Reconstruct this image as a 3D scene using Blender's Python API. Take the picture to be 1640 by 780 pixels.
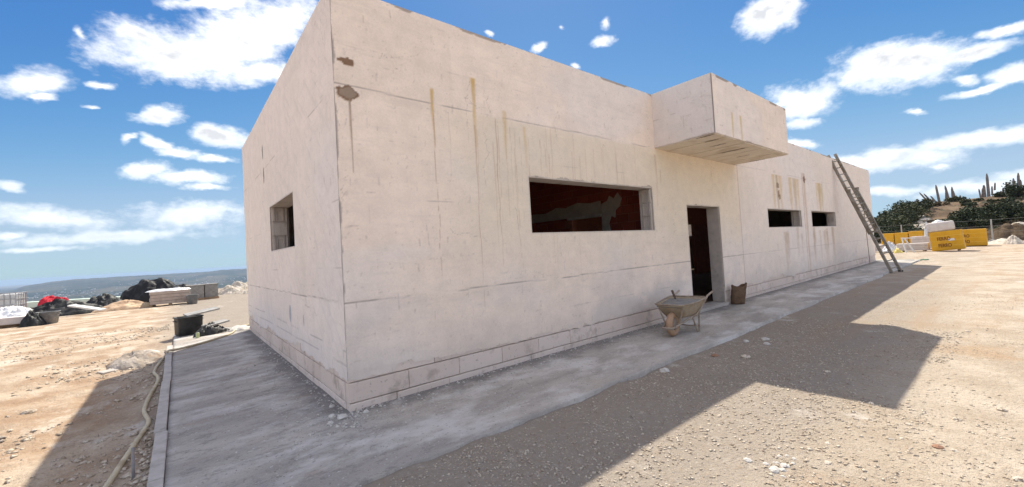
import bpy, math, random
import numpy as np
from mathutils import Vector, Matrix

for o in list(bpy.data.objects): bpy.data.objects.remove(o)
scn = bpy.context.scene
COL = scn.collection
R = math.radians

# ------------------------------------------------------------------ camera
CAM = np.array([-1.2828, -4.2802, 1.5]); FPX = 657.2
Fv = np.array([0.63238303, 0.77410093, 0.02931645]); Fv /= np.linalg.norm(Fv)
Rv = np.array([0.77418384, -0.63022403, -0.05879677]); Rv /= np.linalg.norm(Rv)
Uv = np.cross(Rv, Fv)
cam = bpy.data.cameras.new('camera'); co = bpy.data.objects.new('camera', cam); COL.objects.link(co)
co.matrix_world = Matrix(((Rv[0], Uv[0], -Fv[0], CAM[0]), (Rv[1], Uv[1], -Fv[1], CAM[1]), (Rv[2], Uv[2], -Fv[2], CAM[2]), (0, 0, 0, 1)))
cam.sensor_width = 36; cam.lens = FPX / 1640 * 36; cam.shift_y = -7.2 / 1640
cam.clip_start = 0.05; cam.clip_end = 60000
scn.camera = co

def pdir(x, y):                      # photograph pixel -> unit direction
    d = Fv + (x - 820) / FPX * Rv - (y - 382.8) / FPX * Uv
    return d / np.linalg.norm(d)
def pg(x, y, z=-0.1):                # pixel -> point on the level z
    d = pdir(x, y); t = (z - CAM[2]) / d[2]; return CAM + t * d
def ph(x, y, D):                     # pixel -> point at horizontal distance D
    d = pdir(x, y); t = D / math.hypot(d[0], d[1]); return CAM + t * d

# ------------------------------------------------------------------ light and sky
SUN = Vector((0.506, 0.532, 1.0)).normalized()
SUN_EL = math.asin(SUN.z); SUN_AZ = math.atan2(SUN.x, SUN.y)
scn.view_settings.view_transform = 'Standard'; scn.view_settings.look = 'None'
scn.view_settings.exposure = 1.8; scn.view_settings.gamma = 1
sl = bpy.data.lights.new('sun', 'SUN'); sl.energy = 2.0; sl.angle = R(0.53); sl.color = (1.0, 0.93, 0.80)
so = bpy.data.objects.new('sun', sl); COL.objects.link(so)
so.rotation_euler = (-SUN).to_track_quat('-Z', 'Y').to_euler(); so.location = SUN * 60
world = bpy.data.worlds.new('World'); scn.world = world; world.use_nodes = True
SKY_STRENGTH = 0.07

class NT:                            # small node helper
    def __init__(s, tree): s.t = tree; s.n = tree.nodes; s.l = tree.links
    def new(s, typ, **kw):
        n = s.n.new(typ)
        for k, v in kw.items():
            if k == 'inp':
                for i, val in v.items():
                    if hasattr(val, 'is_output'): s.l.new(val, n.inputs[i])
                    else: n.inputs[i].default_value = val
            else: setattr(n, k, v)
        return n
    def math(s, op, a, b=0.0, c=None, clamp=False):
        d = {0: a, 1: b}
        if c is not None: d[2] = c
        return s.new('ShaderNodeMath', operation=op, use_clamp=clamp, inp=d).outputs[0]
    def vmath(s, op, a, b=(0, 0, 0)):
        n = s.new('ShaderNodeVectorMath', operation=op, inp={0: a, 1: b}); return n.outputs['Value' if op in ('LENGTH', 'DOT_PRODUCT') else 'Vector']
    def mix(s, f, a, b, blend='MIX'):
        n = s.new('ShaderNodeMix', data_type='RGBA', blend_type=blend, inp={0: f}); 
        for i, v in ((6, a), (7, b)):
            if hasattr(v, 'is_output'): s.l.new(v, n.inputs[i])
            else: n.inputs[i].default_value = (*v, 1) if len(v) == 3 else v
        return n.outputs[2]
    def noise(s, vec, scale, detail=4, rough=0.55, dist=0.0):
        n = s.new('ShaderNodeTexNoise', inp={'Scale': scale, 'Detail': detail, 'Roughness': rough, 'Distortion': dist})
        if vec is not None: s.l.new(vec, n.inputs['Vector'])
        return n.outputs[0]
    def ramp(s, f, lo, hi, a=0.0, b=1.0):
        return s.new('ShaderNodeMapRange', interpolation_type='SMOOTHSTEP', inp={0: f, 1: lo, 2: hi, 3: a, 4: b}).outputs[0]
    def scale(s, vec, sc, loc=(0, 0, 0)):
        return s.new('ShaderNodeMapping', inp={0: vec, 1: loc, 3: sc}).outputs[0]

def build_world():
    n = NT(world.node_tree); n.n.clear()
    out = n.new('ShaderNodeOutputWorld'); bg = n.new('ShaderNodeBackground'); bg.inputs[1].default_value = SKY_STRENGTH
    n.l.new(bg.outputs[0], out.inputs[0])
    sky = n.new('ShaderNodeTexSky', sky_type='NISHITA', sun_disc=False, sun_elevation=SUN_EL, sun_rotation=SUN_AZ,
                altitude=250, air_density=0.85, dust_density=0.2, ozone_density=3.5)
    d = n.new('ShaderNodeTexCoord').outputs['Generated']
    # one colour response for the whole sky: deep blue above, a soft shoulder on the bright horizon band
    sp = n.new('ShaderNodeSeparateColor', inp={0: sky.outputs[0]}); ch = []
    for i, (ref, gain, pw, mx) in enumerate(((2.9, 1.5, 2.2, 1.95), (4.6, 2.65, 1.45, 2.85), (6.4, 3.6, .72, 4.3))):
        v = n.math('MULTIPLY', n.math('POWER', n.math('DIVIDE', sp.outputs[i], ref), pw), gain)
        q = n.math('POWER', n.math('DIVIDE', v, mx), 3.0)
        ch.append(n.math('DIVIDE', v, n.math('POWER', n.math('ADD', q, 1.0), 1 / 3)))
    skyc = n.new('ShaderNodeCombineColor', inp={0: ch[0], 1: ch[1], 2: ch[2]}).outputs[0]
    # cumulus: (px, py, half width, half height, tilt deg, bias)
    cl = [(300, 88, 135, 50, -6, 0), (385, 60, 95, 60, 10, 0), (445, 35, 75, 45, 25, 0), (235, 55, 60, 22, -10, .1), (340, 4, 95, 16, 0, .05), (420, 118, 60, 26, 0, .05),
          (135, 57, 16, 20, 0, .3), (60, 132, 58, 32, 8, .1), (75, 158, 26, 9, 0, .15), (155, 131, 30, 11, -10, .15), (255, 186, 50, 16, 5, .05), (350, 217, 52, 20, -8, .05),
          (232, 271, 50, 14, 8, .05), (250, 229, 32, 11, -15, .1), (285, 241, 36, 11, -10, .1), (300, 283, 65, 17, -5, 0), (345, 252, 45, 11, -5, .05), (203, 223, 15, 8, 10, .15), (335, 303, 40, 7, 0, .1),
          (80, 350, 120, 24, -4, .12), (310, 343, 95, 28, 2, .06), (190, 378, 200, 17, 3, .2), (15, 378, 45, 10, 3, .1), (8, 302, 24, 14, 0, .1), (60, 400, 90, 8, 3, .2), (145, 171, 15, 6, 0, .3),
          (857, 78, 20, 12, 15, .2), (972, 38, 18, 16, 40, .42), (968, 66, 30, 11, 5, .2), (783, 55, 11, 8, 0, .3), (893, 40, 10, 10, 0, .5), (922, 105, 15, 7, 0, .3),
          (1235, 22, 62, 36, 30, 0), (1262, 2, 40, 18, 10, 0), (1425, 108, 98, 44, 4, -.02), (1550, 88, 66, 15, 14, .05), (1605, 50, 52, 13, 12, .1), (1280, 165, 66, 36, 5, .05), (1290, 195, 36, 13, 5, .1), (1283, 232, 30, 10, -5, .1),
          (1625, 118, 44, 20, 15, .05), (1565, 145, 60, 10, 15, .1), (1546, 129, 23, 12, 5, .1), (1470, 177, 20, 6, 0, .15), (1420, 258, 120, 22, 4, 0), (1570, 225, 100, 18, 8, 0), (1505, 266, 18, 8, 0, .15),
          (1420, 308, 70, 13, 4, .1), (1560, 300, 110, 15, 8, .05), (1625, 282, 60, 12, 8, .1), (1300, 275, 60, 12, 5, .1)]
    warp = n.new('ShaderNodeTexNoise', noise_dimensions='3D', inp={'Scale': 9.0, 'Detail': 5, 'Roughness': .6}); sd = n.scale(d, (1, 1, 1.6)); n.l.new(sd, warp.inputs['Vector'])
    wv = n.vmath('SUBTRACT', warp.outputs['Color'], (.5, .5, .5))
    wv = n.vmath('MULTIPLY', wv, (.062, .062, .04))
    dw = n.vmath('ADD', d, wv)
    acc = None
    def blob(c, u, v, rx, ry, bias):
        nonlocal acc
        m = Matrix((u, v, c)).transposed().to_euler('XYZ')
        mp = n.new('ShaderNodeMapping', vector_type='TEXTURE', inp={0: dw, 1: tuple(c), 2: tuple(m), 3: (rx, ry, 0.5)}).outputs[0]
        ln = n.math('ADD', n.vmath('LENGTH', mp), bias)
        acc = ln if acc is None else n.new('ShaderNodeMath', operation='SMOOTH_MIN', inp={0: acc, 1: ln, 2: .14}).outputs[0]
    for (x, y, rx, ry, tl, b) in cl:
        c = Vector(pdir(x, y)); t = R(tl)
        e = Vector(pdir(x + 10 * math.cos(t), y - 10 * math.sin(t))) - c; u = e.normalized()
        v = c.cross(u).normalized(); u = v.cross(c).normalized()
        u2, v2 = u, c.cross(u).normalized()
        k = float(np.dot(pdir(x, y), Fv)) / FPX
        blob(c, u2, v2, rx * k * 1.0, ry * k * 1.05, b)
    fb = n.noise(n.scale(d, (1, 1, 1.5)), 16, 8, .62)
    fb2 = n.noise(n.scale(d, (1, 1, 1.7)), 52, 5, .6)
    dens = n.math('SUBTRACT', 1.0, acc)
    dens = n.math('ADD', dens, n.math('MULTIPLY', n.math('SUBTRACT', fb, .5), 1.25))
    dens = n.math('ADD', dens, n.math('MULTIPLY', n.math('SUBTRACT', fb2, .5), .55))
    # cumulus added over the sky out of view, thickened to give white fill light
    rest = n.ramp(n.vmath('DOT_PRODUCT', d, tuple(Fv)), .30, .52, 1, 0)
    fz = n.new('ShaderNodeSeparateXYZ', inp={0: d}).outputs[2]
    more = n.math('ADD', n.math('MULTIPLY', n.math('SUBTRACT', n.noise(n.scale(d, (1, 1, 1.8), (3, 5, 1)), 2.6, 8, .6), .44), 5.0), .1)
    more = n.math('MULTIPLY', n.math('MULTIPLY', more, rest), n.ramp(fz, .0, .06))
    dens = n.math('MAXIMUM', dens, more)
    cov = n.ramp(dens, -.04, .80)
    core = n.ramp(dens, .25, .95)
    # self-shading: where there is more cloud towards the sun, this bit of cloud is greyer
    tow = tuple(-.045 * x for x in (SUN.x * .4, SUN.y * .4, 1.0))
    s0 = n.noise(n.scale(d, (1, 1, 1.5)), 9, 4, .55); s1 = n.noise(n.scale(n.vmath('SUBTRACT', d, tow), (1, 1, 1.5)), 9, 4, .55)
    shade = n.math('ADD', n.ramp(n.math('SUBTRACT', s1, s0), -.02, .13, 0, .75), n.ramp(fb, .42, .66, 0, .35))
    ccol = n.mix(n.math('MULTIPLY', core, shade, clamp=True), (6.2, 6.15, 6.05), (3.3, 3.4, 3.6))
    ccol = n.mix(n.ramp(fz, .02, .30, .8, 0), ccol, (3.7, 4.15, 4.6))
    col = n.mix(cov, skyc, ccol)
    n.l.new(col, bg.inputs[0])
build_world()

# ------------------------------------------------------------------ helpers
def tag(o, label=None, cat=None, group=None, kind=None):
    for k, v in (('label', label), ('category', cat), ('group', group), ('kind', kind)):
        if v: o[k] = v
    return o
def empty(name, loc=(0, 0, 0), rz=0.0, label=None, cat=None, group=None):
    o = bpy.data.objects.new(name, None); COL.objects.link(o); o.location = loc; o.rotation_euler.z = rz
    o.empty_display_size = .1
    return tag(o, label, cat, group)
def link(name, me, parent=None, mat=None, loc=None, rot=None):
    if mat is not None and not me.materials: me.materials.append(mat)
    o = bpy.data.objects.new(name, me); COL.objects.link(o)
    if parent is not None: o.parent = parent
    if loc is not None: o.location = loc
    if rot is not None: o.rotation_euler = rot
    return o
def np_mesh(name, V, Q, smooth=False, col=None):
    """V (n,3), Q (m,k) with one face size"""
    V = np.ascontiguousarray(V, np.float32); Q = np.ascontiguousarray(Q, np.int32)
    me = bpy.data.meshes.new(name); k = Q.shape[1]
    me.vertices.add(len(V)); me.vertices.foreach_set('co', V.ravel())
    me.loops.add(Q.size); me.loops.foreach_set('vertex_index', Q.ravel())
    me.polygons.add(len(Q)); me.polygons.foreach_set('loop_start', np.arange(0, Q.size, k, dtype=np.int32))
    me.update(calc_edges=True); me.validate()
    if smooth: me.polygons.foreach_set('use_smooth', np.ones(len(me.polygons), bool))
    if col is not None:
        a = me.color_attributes.new('Col', 'FLOAT_COLOR', 'POINT')
        c = np.ones((len(V), 4), np.float32); c[:, :3] = col; a.data.foreach_set('color', c.ravel())
    return me
class MB:
    def __init__(s): s.v = []; s.f = []
    def add(s, vs, fs):
        b = len(s.v); s.v += [tuple(map(float, p)) for p in vs]; s.f += [tuple(b + i for i in f) for f in fs]; return s
    def box(s, c, d, rz=0, M=None, taper=1.0):
        x, y, z = d[0] / 2, d[1] / 2, d[2] / 2
        vs = [(-x, -y, -z), (x, -y, -z), (x, y, -z), (-x, y, -z), (-x * taper, -y * taper, z), (x * taper, -y * taper, z), (x * taper, y * taper, z), (-x * taper, y * taper, z)]
        m = M if M is not None else Matrix.Rotation(rz, 3, 'Z')
        return s.add([tuple(m @ Vector(p) + Vector(c)) for p in vs], [(0, 3, 2, 1), (4, 5, 6, 7), (0, 1, 5, 4), (1, 2, 6, 5), (2, 3, 7, 6), (3, 0, 4, 7)])
    def bar(s, a, b, w, h, up=(0, 0, 1)):
        a, b = Vector(a), Vector(b); z = (b - a); L = z.length; z.normalize(); u = Vector(up)
        x = u.cross(z)
        if x.length < 1e-4: x = Vector((1, 0, 0)).cross(z)
        x.normalize(); y = z.cross(x)
        return s.box((a + b) / 2, (w, h, L), M=Matrix((x, y, z)).transposed())
    def tube(s, pts, r, n=8, closed=False, cap=True):
        P = [Vector(p) for p in pts]; N = len(P); rr = r if hasattr(r, '__len__') else [r] * N
        vs, fs = [], []; ref = None
        for i, p in enumerate(P):
            t = (P[(i + 1) % N] - P[i - 1]) if closed else (P[min(i + 1, N - 1)] - P[max(i - 1, 0)]); t.normalize()
            if ref is None: ref = Vector((0, 0, 1)) if abs(t.z) < .9 else Vector((1, 0, 0))
            x = (ref - t * ref.dot(t)).normalized(); y = t.cross(x); ref = x
            for k in range(n):
                a = 2 * math.pi * k / n; vs.append(p + (x * math.cos(a) + y * math.sin(a)) * rr[i])
        for i in range(N if closed else N - 1):
            j = (i + 1) % N
            for k in range(n): fs.append((i * n + k, i * n + (k + 1) % n, j * n + (k + 1) % n, j * n + k))
        if cap and not closed: fs.append(tuple(range(n - 1, -1, -1))); fs.append(tuple((N - 1) * n + k for k in range(n)))
        return s.add(vs, fs)
    def lathe(s, prof, c=(0, 0, 0), n=24, axis='Z', sx=1, sy=1, cap=True):
        vs, fs = [], []
        for (r, z) in prof:
            for k in range(n):
                a = 2 * math.pi * k / n; p = (r * math.cos(a) * sx, r * math.sin(a) * sy, z)
                if axis == 'Y': p = (p[0], p[2], p[1])
                vs.append((p[0] + c[0], p[1] + c[1], p[2] + c[2]))
        for i in range(len(prof) - 1):
            for k in range(n): fs.append((i * n + k, i * n + (k + 1) % n, (i + 1) * n + (k + 1) % n, (i + 1) * n + k))
        if cap: fs.append(tuple(range(n - 1, -1, -1))); fs.append(tuple((len(prof) - 1) * n + k for k in range(n)))
        return s.add(vs, fs)
    def mesh(s, name, smooth=False):
        me = bpy.data.meshes.new(name); me.from_pydata(s.v, [], s.f); me.update()
        if smooth:
            for p in me.polygons: p.use_smooth = True
        return me
    def build(s, name, mat, parent=None, smooth=False, loc=None, bevel=0, rot=None):
        o = link(name, s.mesh(name, smooth), parent, mat, loc, rot)
        if bevel:
            m = o.modifiers.new('bevel', 'BEVEL'); m.width = bevel; m.segments = 2; m.limit_method = 'ANGLE'
        return o
def vnoise(x, y, seed=0):
    ix = np.floor(x); iy = np.floor(y); fx = x - ix; fy = y - iy
    def h(a, b):
        v = np.sin(a * 127.1 + b * 311.7 + seed * 74.73) * 43758.5453; return v - np.floor(v)
    ux = fx * fx * (3 - 2 * fx); uy = fy * fy * (3 - 2 * fy)
    return (h(ix, iy) * (1 - ux) + h(ix + 1, iy) * ux) * (1 - uy) + (h(ix, iy + 1) * (1 - ux) + h(ix + 1, iy + 1) * ux) * uy
def fbm(x, y, seed=0, o=4):
    r = 0; a = .5; t = 0
    for i in range(o): r = r + a * vnoise(x * 2 ** i, y * 2 ** i, seed + i * 13.7); t += a; a *= .5
    return r / t
def sm(t): t = np.clip(t, 0, 1); return t * t * (3 - 2 * t)
def axis(breaks, step):
    """coordinates that hit every break, spacing step(u)"""
    out = [breaks[0]]
    for a, b in zip(breaks[:-1], breaks[1:]):
        u = a; pts = []
        while u < b - 1e-6:
            u += step(u); pts.append(u)
        k = len(pts); pts = np.array(pts); pts = a + (pts - a) * (b - a) / (pts[-1] - a)
        out += list(pts)
    return np.array(out)
def lerp(c, s, m): return c + (np.array(s) - c) * m[..., None]

# ------------------------------------------------------------------ materials
def mat(name, fn, rough=.9, spec=.25):
    m = bpy.data.materials.new(name); m.use_nodes = True; n = NT(m.node_tree); b = n.n['Principled BSDF']
    b.inputs['Roughness'].default_value = rough; b.inputs['Specular IOR Level'].default_value = spec
    pos = n.new('ShaderNodeNewGeometry').outputs['Position']; obj = n.new('ShaderNodeTexCoord').outputs['Object']
    c = fn(n, b, pos, obj)
    if c is not None: n.l.new(c, b.inputs['Base Color'])
    return m
def bump(n, b, h, strength=.3, dist=.01, prev=None):
    k = n.new('ShaderNodeBump', inp={'Strength': strength, 'Distance': dist, 'Height': h})
    if prev is not None: n.l.new(prev, k.inputs['Normal'])
    n.l.new(k.outputs[0], b.inputs['Normal']); return k.outputs[0]
def plain(name, c1, c2, scale=8, rough=.85, spec=.25, bs=.2, bd=.005, dirt=None, metal=0, detail=5):
    def fn(n, b, pos, obj):
        b.inputs['Metallic'].default_value = metal
        f = n.ramp(n.noise(obj, scale, detail, .6), .3, .7)
        c = n.mix(f, c1, c2)
        if dirt: c = n.mix(n.ramp(n.noise(obj, scale * .45, 6, .65), .5, .68), c, dirt)
        if bs: bump(n, b, n.noise(obj, scale * 5, 5, .6), bs, bd)
        return c
    return mat(name, fn, rough, spec)
def f_plaster(n, b, pos, obj):
    a = n.new('ShaderNodeVertexColor', layer_name='Col').outputs[0]
    fine = n.ramp(n.noise(obj, 45, 6, .65), .25, .75, .95, 1.04)
    med = n.ramp(n.noise(obj, 4.5, 5, .6), .3, .7, .955, 1.03)
    c = n.mix(1.0, a, n.new('ShaderNodeCombineColor', inp={0: fine, 1: fine, 2: fine}).outputs[0], 'MULTIPLY')
    c = n.mix(1.0, c, n.new('ShaderNodeCombineColor', inp={0: med, 1: med, 2: med}).outputs[0], 'MULTIPLY')
    k = bump(n, b, n.noise(n.scale(obj, (1, 1, 1.6)), 14, 5, .6), .22, .012)
    bump(n, b, n.noise(obj, 130, 4, .6), .15, .003, k)
    return c
M_plaster = mat('plaster', f_plaster, .92, .15)
def f_block(n, b, pos, obj):
    r = n.new('ShaderNodeObjectInfo').outputs['Random']
    c = n.mix(r, (.68, .57, .50), (.77, .66, .59))
    c = n.mix(n.ramp(n.noise(pos, 3.5, 6, .65), .52, .7), c, (.50, .41, .35))
    c = n.mix(n.ramp(n.noise(pos, 25, 5, .65), .58, .7), c, (.42, .36, .32))
    bump(n, b, n.noise(pos, 60, 5, .65), .5, .006)
    return c
M_block = mat('aerated_block', f_block, .95, .1)
M_core = plain('raw_block_wall', (.52, .46, .41), (.60, .53, .47), 6, .95, .1, .4, .008, (.42, .37, .33))
M_cement = plain('grey_cement', (.40, .37, .34), (.50, .46, .42), 9, .95, .15, .5, .008, (.33, .29, .26))
M_board = plain('cast_board', (.70, .61, .50), (.77, .69, .58), 4, .9, .15, .35, .006, (.60, .50, .39))
M_chip = plain('broken_edge', (.20, .14, .10), (.30, .22, .16), 22, .95, .1, .6, .01)
def f_redbrick(n, b, pos, obj):
    r = n.new('ShaderNodeObjectInfo').outputs['Random']
    c = n.mix(r, (.22, .045, .028), (.29, .065, .04)); bump(n, b, n.noise(pos, 40, 4, .6), .4, .005); return c
M_red = mat('red_hollow_brick', f_redbrick, .9, .15)
M_mortar = plain('interior_mortar', (.24, .09, .06), (.30, .12, .08), 7, .95, .1)
M_render = plain('interior_render', (.36, .30, .25), (.43, .37, .31), 9, .95, .1)
M_floor = plain('screed', (.24, .19, .15), (.30, .24, .19), 5, .95, .1)

def f_slab(n, b, pos, obj):
    st = n.scale(pos, (.55, 1.9, 1))
    sx = n.new('ShaderNodeSeparateXYZ', inp={0: pos})
    c = n.mix(n.ramp(n.noise(st, 1.1, 7, .62), .33, .66), (.31, .28, .25), (.49, .445, .395))
    streak = n.noise(n.scale(pos, (2.1, 3.5, 1)), 1.8, 9, .82)
    c = n.mix(n.math('MULTIPLY', n.ramp(streak, .49, .64, 0, .72), n.ramp(sx.outputs[0], -.3, .8, 1, .45)), c, (.17, .155, .14))
    c = n.mix(n.ramp(n.noise(n.scale(pos, (1.2, 2.2, 1), (3, 7, 0)), .9, 7, .66), .47, .64, 0, .8), c, (.62, .595, .57))
    c = n.mix(n.ramp(n.noise(n.scale(pos, (.8, 2, 1), (9, 1, 0)), .8, 6, .65), .56, .74, 0, .6), c, (.40, .31, .23))
    # ground-in dirt and crumbs swept against the foot of the walls
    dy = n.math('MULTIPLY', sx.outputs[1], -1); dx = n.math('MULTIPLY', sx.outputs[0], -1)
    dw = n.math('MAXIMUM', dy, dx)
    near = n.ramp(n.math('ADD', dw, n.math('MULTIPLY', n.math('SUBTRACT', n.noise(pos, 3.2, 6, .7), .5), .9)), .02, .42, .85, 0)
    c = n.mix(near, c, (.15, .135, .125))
    spk = n.ramp(n.noise(pos, 34, 4, .6), .60, .68)
    c = n.mix(n.math('MULTIPLY', spk, .6), c, (.13, .12, .11))
    wsp = n.ramp(n.noise(n.scale(pos, (1, 1, 1), (5, 5, 5)), 30, 3, .5), .66, .72)
    c = n.mix(n.math('MULTIPLY', wsp, .7), c, (.68, .67, .65))
    c = n.mix(n.ramp(n.noise(pos, 90, 3, .6), .3, .7, 0, .25), c, (.5, .49, .47))
    h = n.math('ADD', n.math('MULTIPLY', streak, .6), n.math('MULTIPLY', n.noise(pos, 24, 6, .7), .5))
    k = bump(n, b, h, .7, .03); bump(n, b, n.noise(pos, 120, 3, .6), .4, .004, k)
    return c
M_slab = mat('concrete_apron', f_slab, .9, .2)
M_kerb = plain('kerb_concrete', (.42, .39, .36), (.52, .485, .45), 7, .9, .15, .4, .006, (.33, .30, .27))

def f_ground(n, b, pos, obj):
    sx = n.new('ShaderNodeSeparateXYZ', inp={0: pos})
    big = n.noise(pos, .22, 5, .55); mid = n.noise(pos, 1.3, 7, .62); fine = n.noise(pos, 11, 6, .68)
    pale = n.mix(n.ramp(mid, .34, .66), (.385, .315, .24), (.53, .455, .365))
    pale = n.mix(n.ramp(n.noise(n.scale(pos, (1, 1, 1), (4, 8, 0)), .8, 6, .65), .52, .72, 0, .8), pale, (.40, .285, .185))
    clay = n.mix(n.ramp(mid, .36, .64), (.36, .245, .16), (.53, .425, .315))
    clay = n.mix(n.ramp(n.noise(n.scale(pos, (1.6, .9, 1), (2, 1, 0)), 1.0, 7, .66), .52, .66), clay, (.60, .52, .42))
    side = n.math('ADD', n.ramp(sx.outputs[0], -2.5, .5, 1, 0), n.math('MULTIPLY', n.math('SUBTRACT', big, .5), .5))
    side = n.math('MAXIMUM', side, n.ramp(sx.outputs[0], 22, 40, 0, .65))
    c = n.mix(n.math('MULTIPLY', side, 1.0, clamp=True), pale, clay)
    # grey chippings trodden in along the front of the building
    gy = n.math('ADD', sx.outputs[1], n.math('MULTIPLY', n.math('SUBTRACT', mid, .5), 1.6))
    gr = n.math('MULTIPLY', n.ramp(gy, -3.9, -2.6), n.ramp(sx.outputs[0], -2.2, -.8))
    gr = n.math('MULTIPLY', gr, n.ramp(sx.outputs[0], 8, 22, .85, .25))
    c = n.mix(gr, c, (.29, .25, .21))
    c = n.mix(n.ramp(fine, .56, .72, 0, .55), c, (.30, .22, .155))
    c = n.mix(n.ramp(fine, .30, .42, .5, 0), c, (.58, .51, .42))
    peb = n.noise(pos, 32, 4, .7); c = n.mix(n.ramp(peb, .52, .68, 0, .5), c, (.29, .23, .17)); c = n.mix(n.ramp(peb, .30, .44, .4, 0), c, (.60, .54, .46))
    wh = n.ramp(n.noise(n.scale(pos, (1.3, .8, 1), (7, 3, 0)), .75, 8, .7), .60, .70)
    c = n.mix(n.math('MULTIPLY', wh, .75), c, (.62, .575, .52))
    sp = n.ramp(n.noise(pos, 55, 2, .5), .66, .71); c = n.mix(n.math('MULTIPLY', sp, .6), c, (.22, .165, .12))
    run = n.noise(n.scale(pos, (.22, 1.7, 1), (2, 9, 0)), .9, 6, .65); c = n.mix(n.math('MULTIPLY', n.ramp(run, .52, .68, 0, .5), n.ramp(sx.outputs[0], 2, 9)), c, (.36, .26, .175))
    # beyond the plateau: scrub, fields and groves
    land = n.mix(n.ramp(n.noise(pos, .012, 6, .65), .38, .6), (.07, .075, .045), (.26, .21, .14))
    land = n.mix(n.ramp(n.noise(pos, .035, 4, .6), .52, .6), land, (.045, .06, .03))
    c = n.mix(n.ramp(sx.outputs[2], -1.2, -5.0), c, land)
    he = n.mix(n.ramp(n.noise(pos, .35, 7, .65), .36, .62), (.10, .068, .045), (.20, .14, .092))  # hill scrub and earth; shade of its back-lit slope is put into these browns
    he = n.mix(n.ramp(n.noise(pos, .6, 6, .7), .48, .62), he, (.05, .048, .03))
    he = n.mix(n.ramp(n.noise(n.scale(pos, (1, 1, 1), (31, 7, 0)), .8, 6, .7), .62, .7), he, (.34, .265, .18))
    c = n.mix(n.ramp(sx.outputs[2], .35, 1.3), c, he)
    h = n.math('ADD', n.math('MULTIPLY', fine, .6), n.math('MULTIPLY', mid, 1.2))
    k = bump(n, b, h, .8, .05); k = bump(n, b, peb, .8, .02, k); bump(n, b, n.noise(pos, 90, 3, .65), .6, .008, k)
    return c
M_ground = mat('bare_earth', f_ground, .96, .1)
def f_hills(n, b, pos, obj):
    c = n.mix(n.ramp(n.noise(pos, .0016, 7, .65), .40, .62), (.028, .036, .026), (.10, .088, .062))
    c = n.mix(n.ramp(n.noise(n.scale(pos, (1, .5, 1)), .006, 6, .7), .52, .64), c, (.035, .05, .03))
    c = n.mix(n.ramp(n.noise(n.scale(pos, (1, .6, 1), (500, 0, 0)), .009, 5, .7), .62, .70), c, (.24, .215, .185))
    return c
M_hills = mat('far_hills', f_hills, 1, 0)
def f_mound(n, b, pos, obj):
    c = n.mix(n.ramp(n.noise(pos, .35, 7, .65), .36, .62), (.23, .15, .095), (.40, .30, .20))
    c = n.mix(n.ramp(n.noise(n.scale(pos, (1, 1, 2)), .55, 6, .7), .5, .64), c, (.10, .085, .055))
    c = n.mix(n.ramp(n.noise(n.scale(pos, (1, 1, 1), (31, 7, 0)), .8, 6, .7), .62, .7), c, (.52, .43, .31))
    bump(n, b, n.noise(pos, 2.2, 7, .7), 1, .5); return c
M_mound = mat('hill_earth', f_mound, 1, .05)
def f_stone(n, b, pos, obj):
    c = n.mix(n.ramp(n.noise(pos, 17, 2, .5), .38, .62), (.42, .35, .275), (.60, .53, .44))
    return n.mix(n.ramp(n.noise(pos, 43, 1, .5), .56, .62), c, (.32, .255, .195))
M_stone = mat('loose_stone', f_stone, .95, .1)
M_crumb = plain('white_crumb', (.50, .47, .43), (.62, .59, .55), 30, .95, .1, 0)
M_rubble = plain('pale_rubble', (.50, .43, .34), (.66, .61, .54), 5, .95, .1, .8, .05, (.36, .27, .18))

PI = math.pi
# ------------------------------------------------------------------ terrain
def sheet(name, X, Y, Z, mat_, kind='structure', smooth=True, keep=None):
    ny, nx = X.shape; idx = np.arange(nx * ny).reshape(ny, nx)
    Q = np.stack([idx[:-1, :-1], idx[:-1, 1:], idx[1:, 1:], idx[1:, :-1]], -1).reshape(-1, 4)
    if keep is not None: Q = Q[keep.reshape(-1)]
    o = link(name, np_mesh(name, np.stack([X, Y, Z], -1).reshape(-1, 3), Q, smooth), None, mat_)
    return tag(o, kind=kind)
def zground(x, y):
    z = -0.095 + .05 * (fbm(x * .45, y * .45, 3, 4) - .5) + .022 * (fbm(x * 3.1, y * 3.1, 5, 3) - .5)
    near_left = sm((-1.4 - x) / .5) * sm((x + 4.5) / 2.0) * sm((y + 3) / 2) * sm((9 - y) / 3)
    z = z + near_left * (-.05 + .13 * (fbm(x * 2.2, y * 1.4, 9, 4) - .5) + .05 * (fbm(x * 7, y * 6, 10, 3) - .5))
    z = z + .055 * (1 - .6 * sm((x - .6) / 1.4)) * sm((y + 2.3) / .8) * sm((x + 1.6) / .6) * sm((26 - x) / 2) * (y < 0) * (.75 + .5 * (fbm(x * .8, y * .8, 12, 3) - .5)) 
    far = sm((np.hypot(x - 5, y) - 18) / 25)
    z = z + far * .5 * (fbm(x * .08, y * .08, 21, 4) - .5)
    # banked-up edge of the levelled site, then the slope down to the plain
    e = np.maximum.reduce([y - 38, -x - 70, -y - 90, x - 190]) + 8 * (fbm(x * .05, y * .05, 33, 3) - .5)
    z = z - 6 * sm(e / 30) - 120 * sm((e - 10) / 900)
    # low hill beyond the far end of the building
    yy = y + 5 * (fbm(x * .06, y * .06, 40, 3) - .5)
    hill = sm((x - 57) / 24) * sm((17 - yy) / 15) * sm((yy + 110) / 30) * sm((175 - x) / 60)
    z = z + hill * (5.2 + 1.1 * (fbm(x * .09, y * .09, 44, 4) - .5) - .012 * np.abs(yy + 5))
    return z
def zg(x, y): return float(zground(np.array([float(x)]), np.array([float(y)]))[0])
def gaxis(lo, hi, s, far, grow):
    m = list(np.arange(lo, hi + 1e-6, s)); st = s
    while m[-1] < far: st *= grow; m.append(m[-1] + st)
    st = s
    while m[0] > -far: st *= grow; m.insert(0, m[0] - st)
    return np.array(m)
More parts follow.
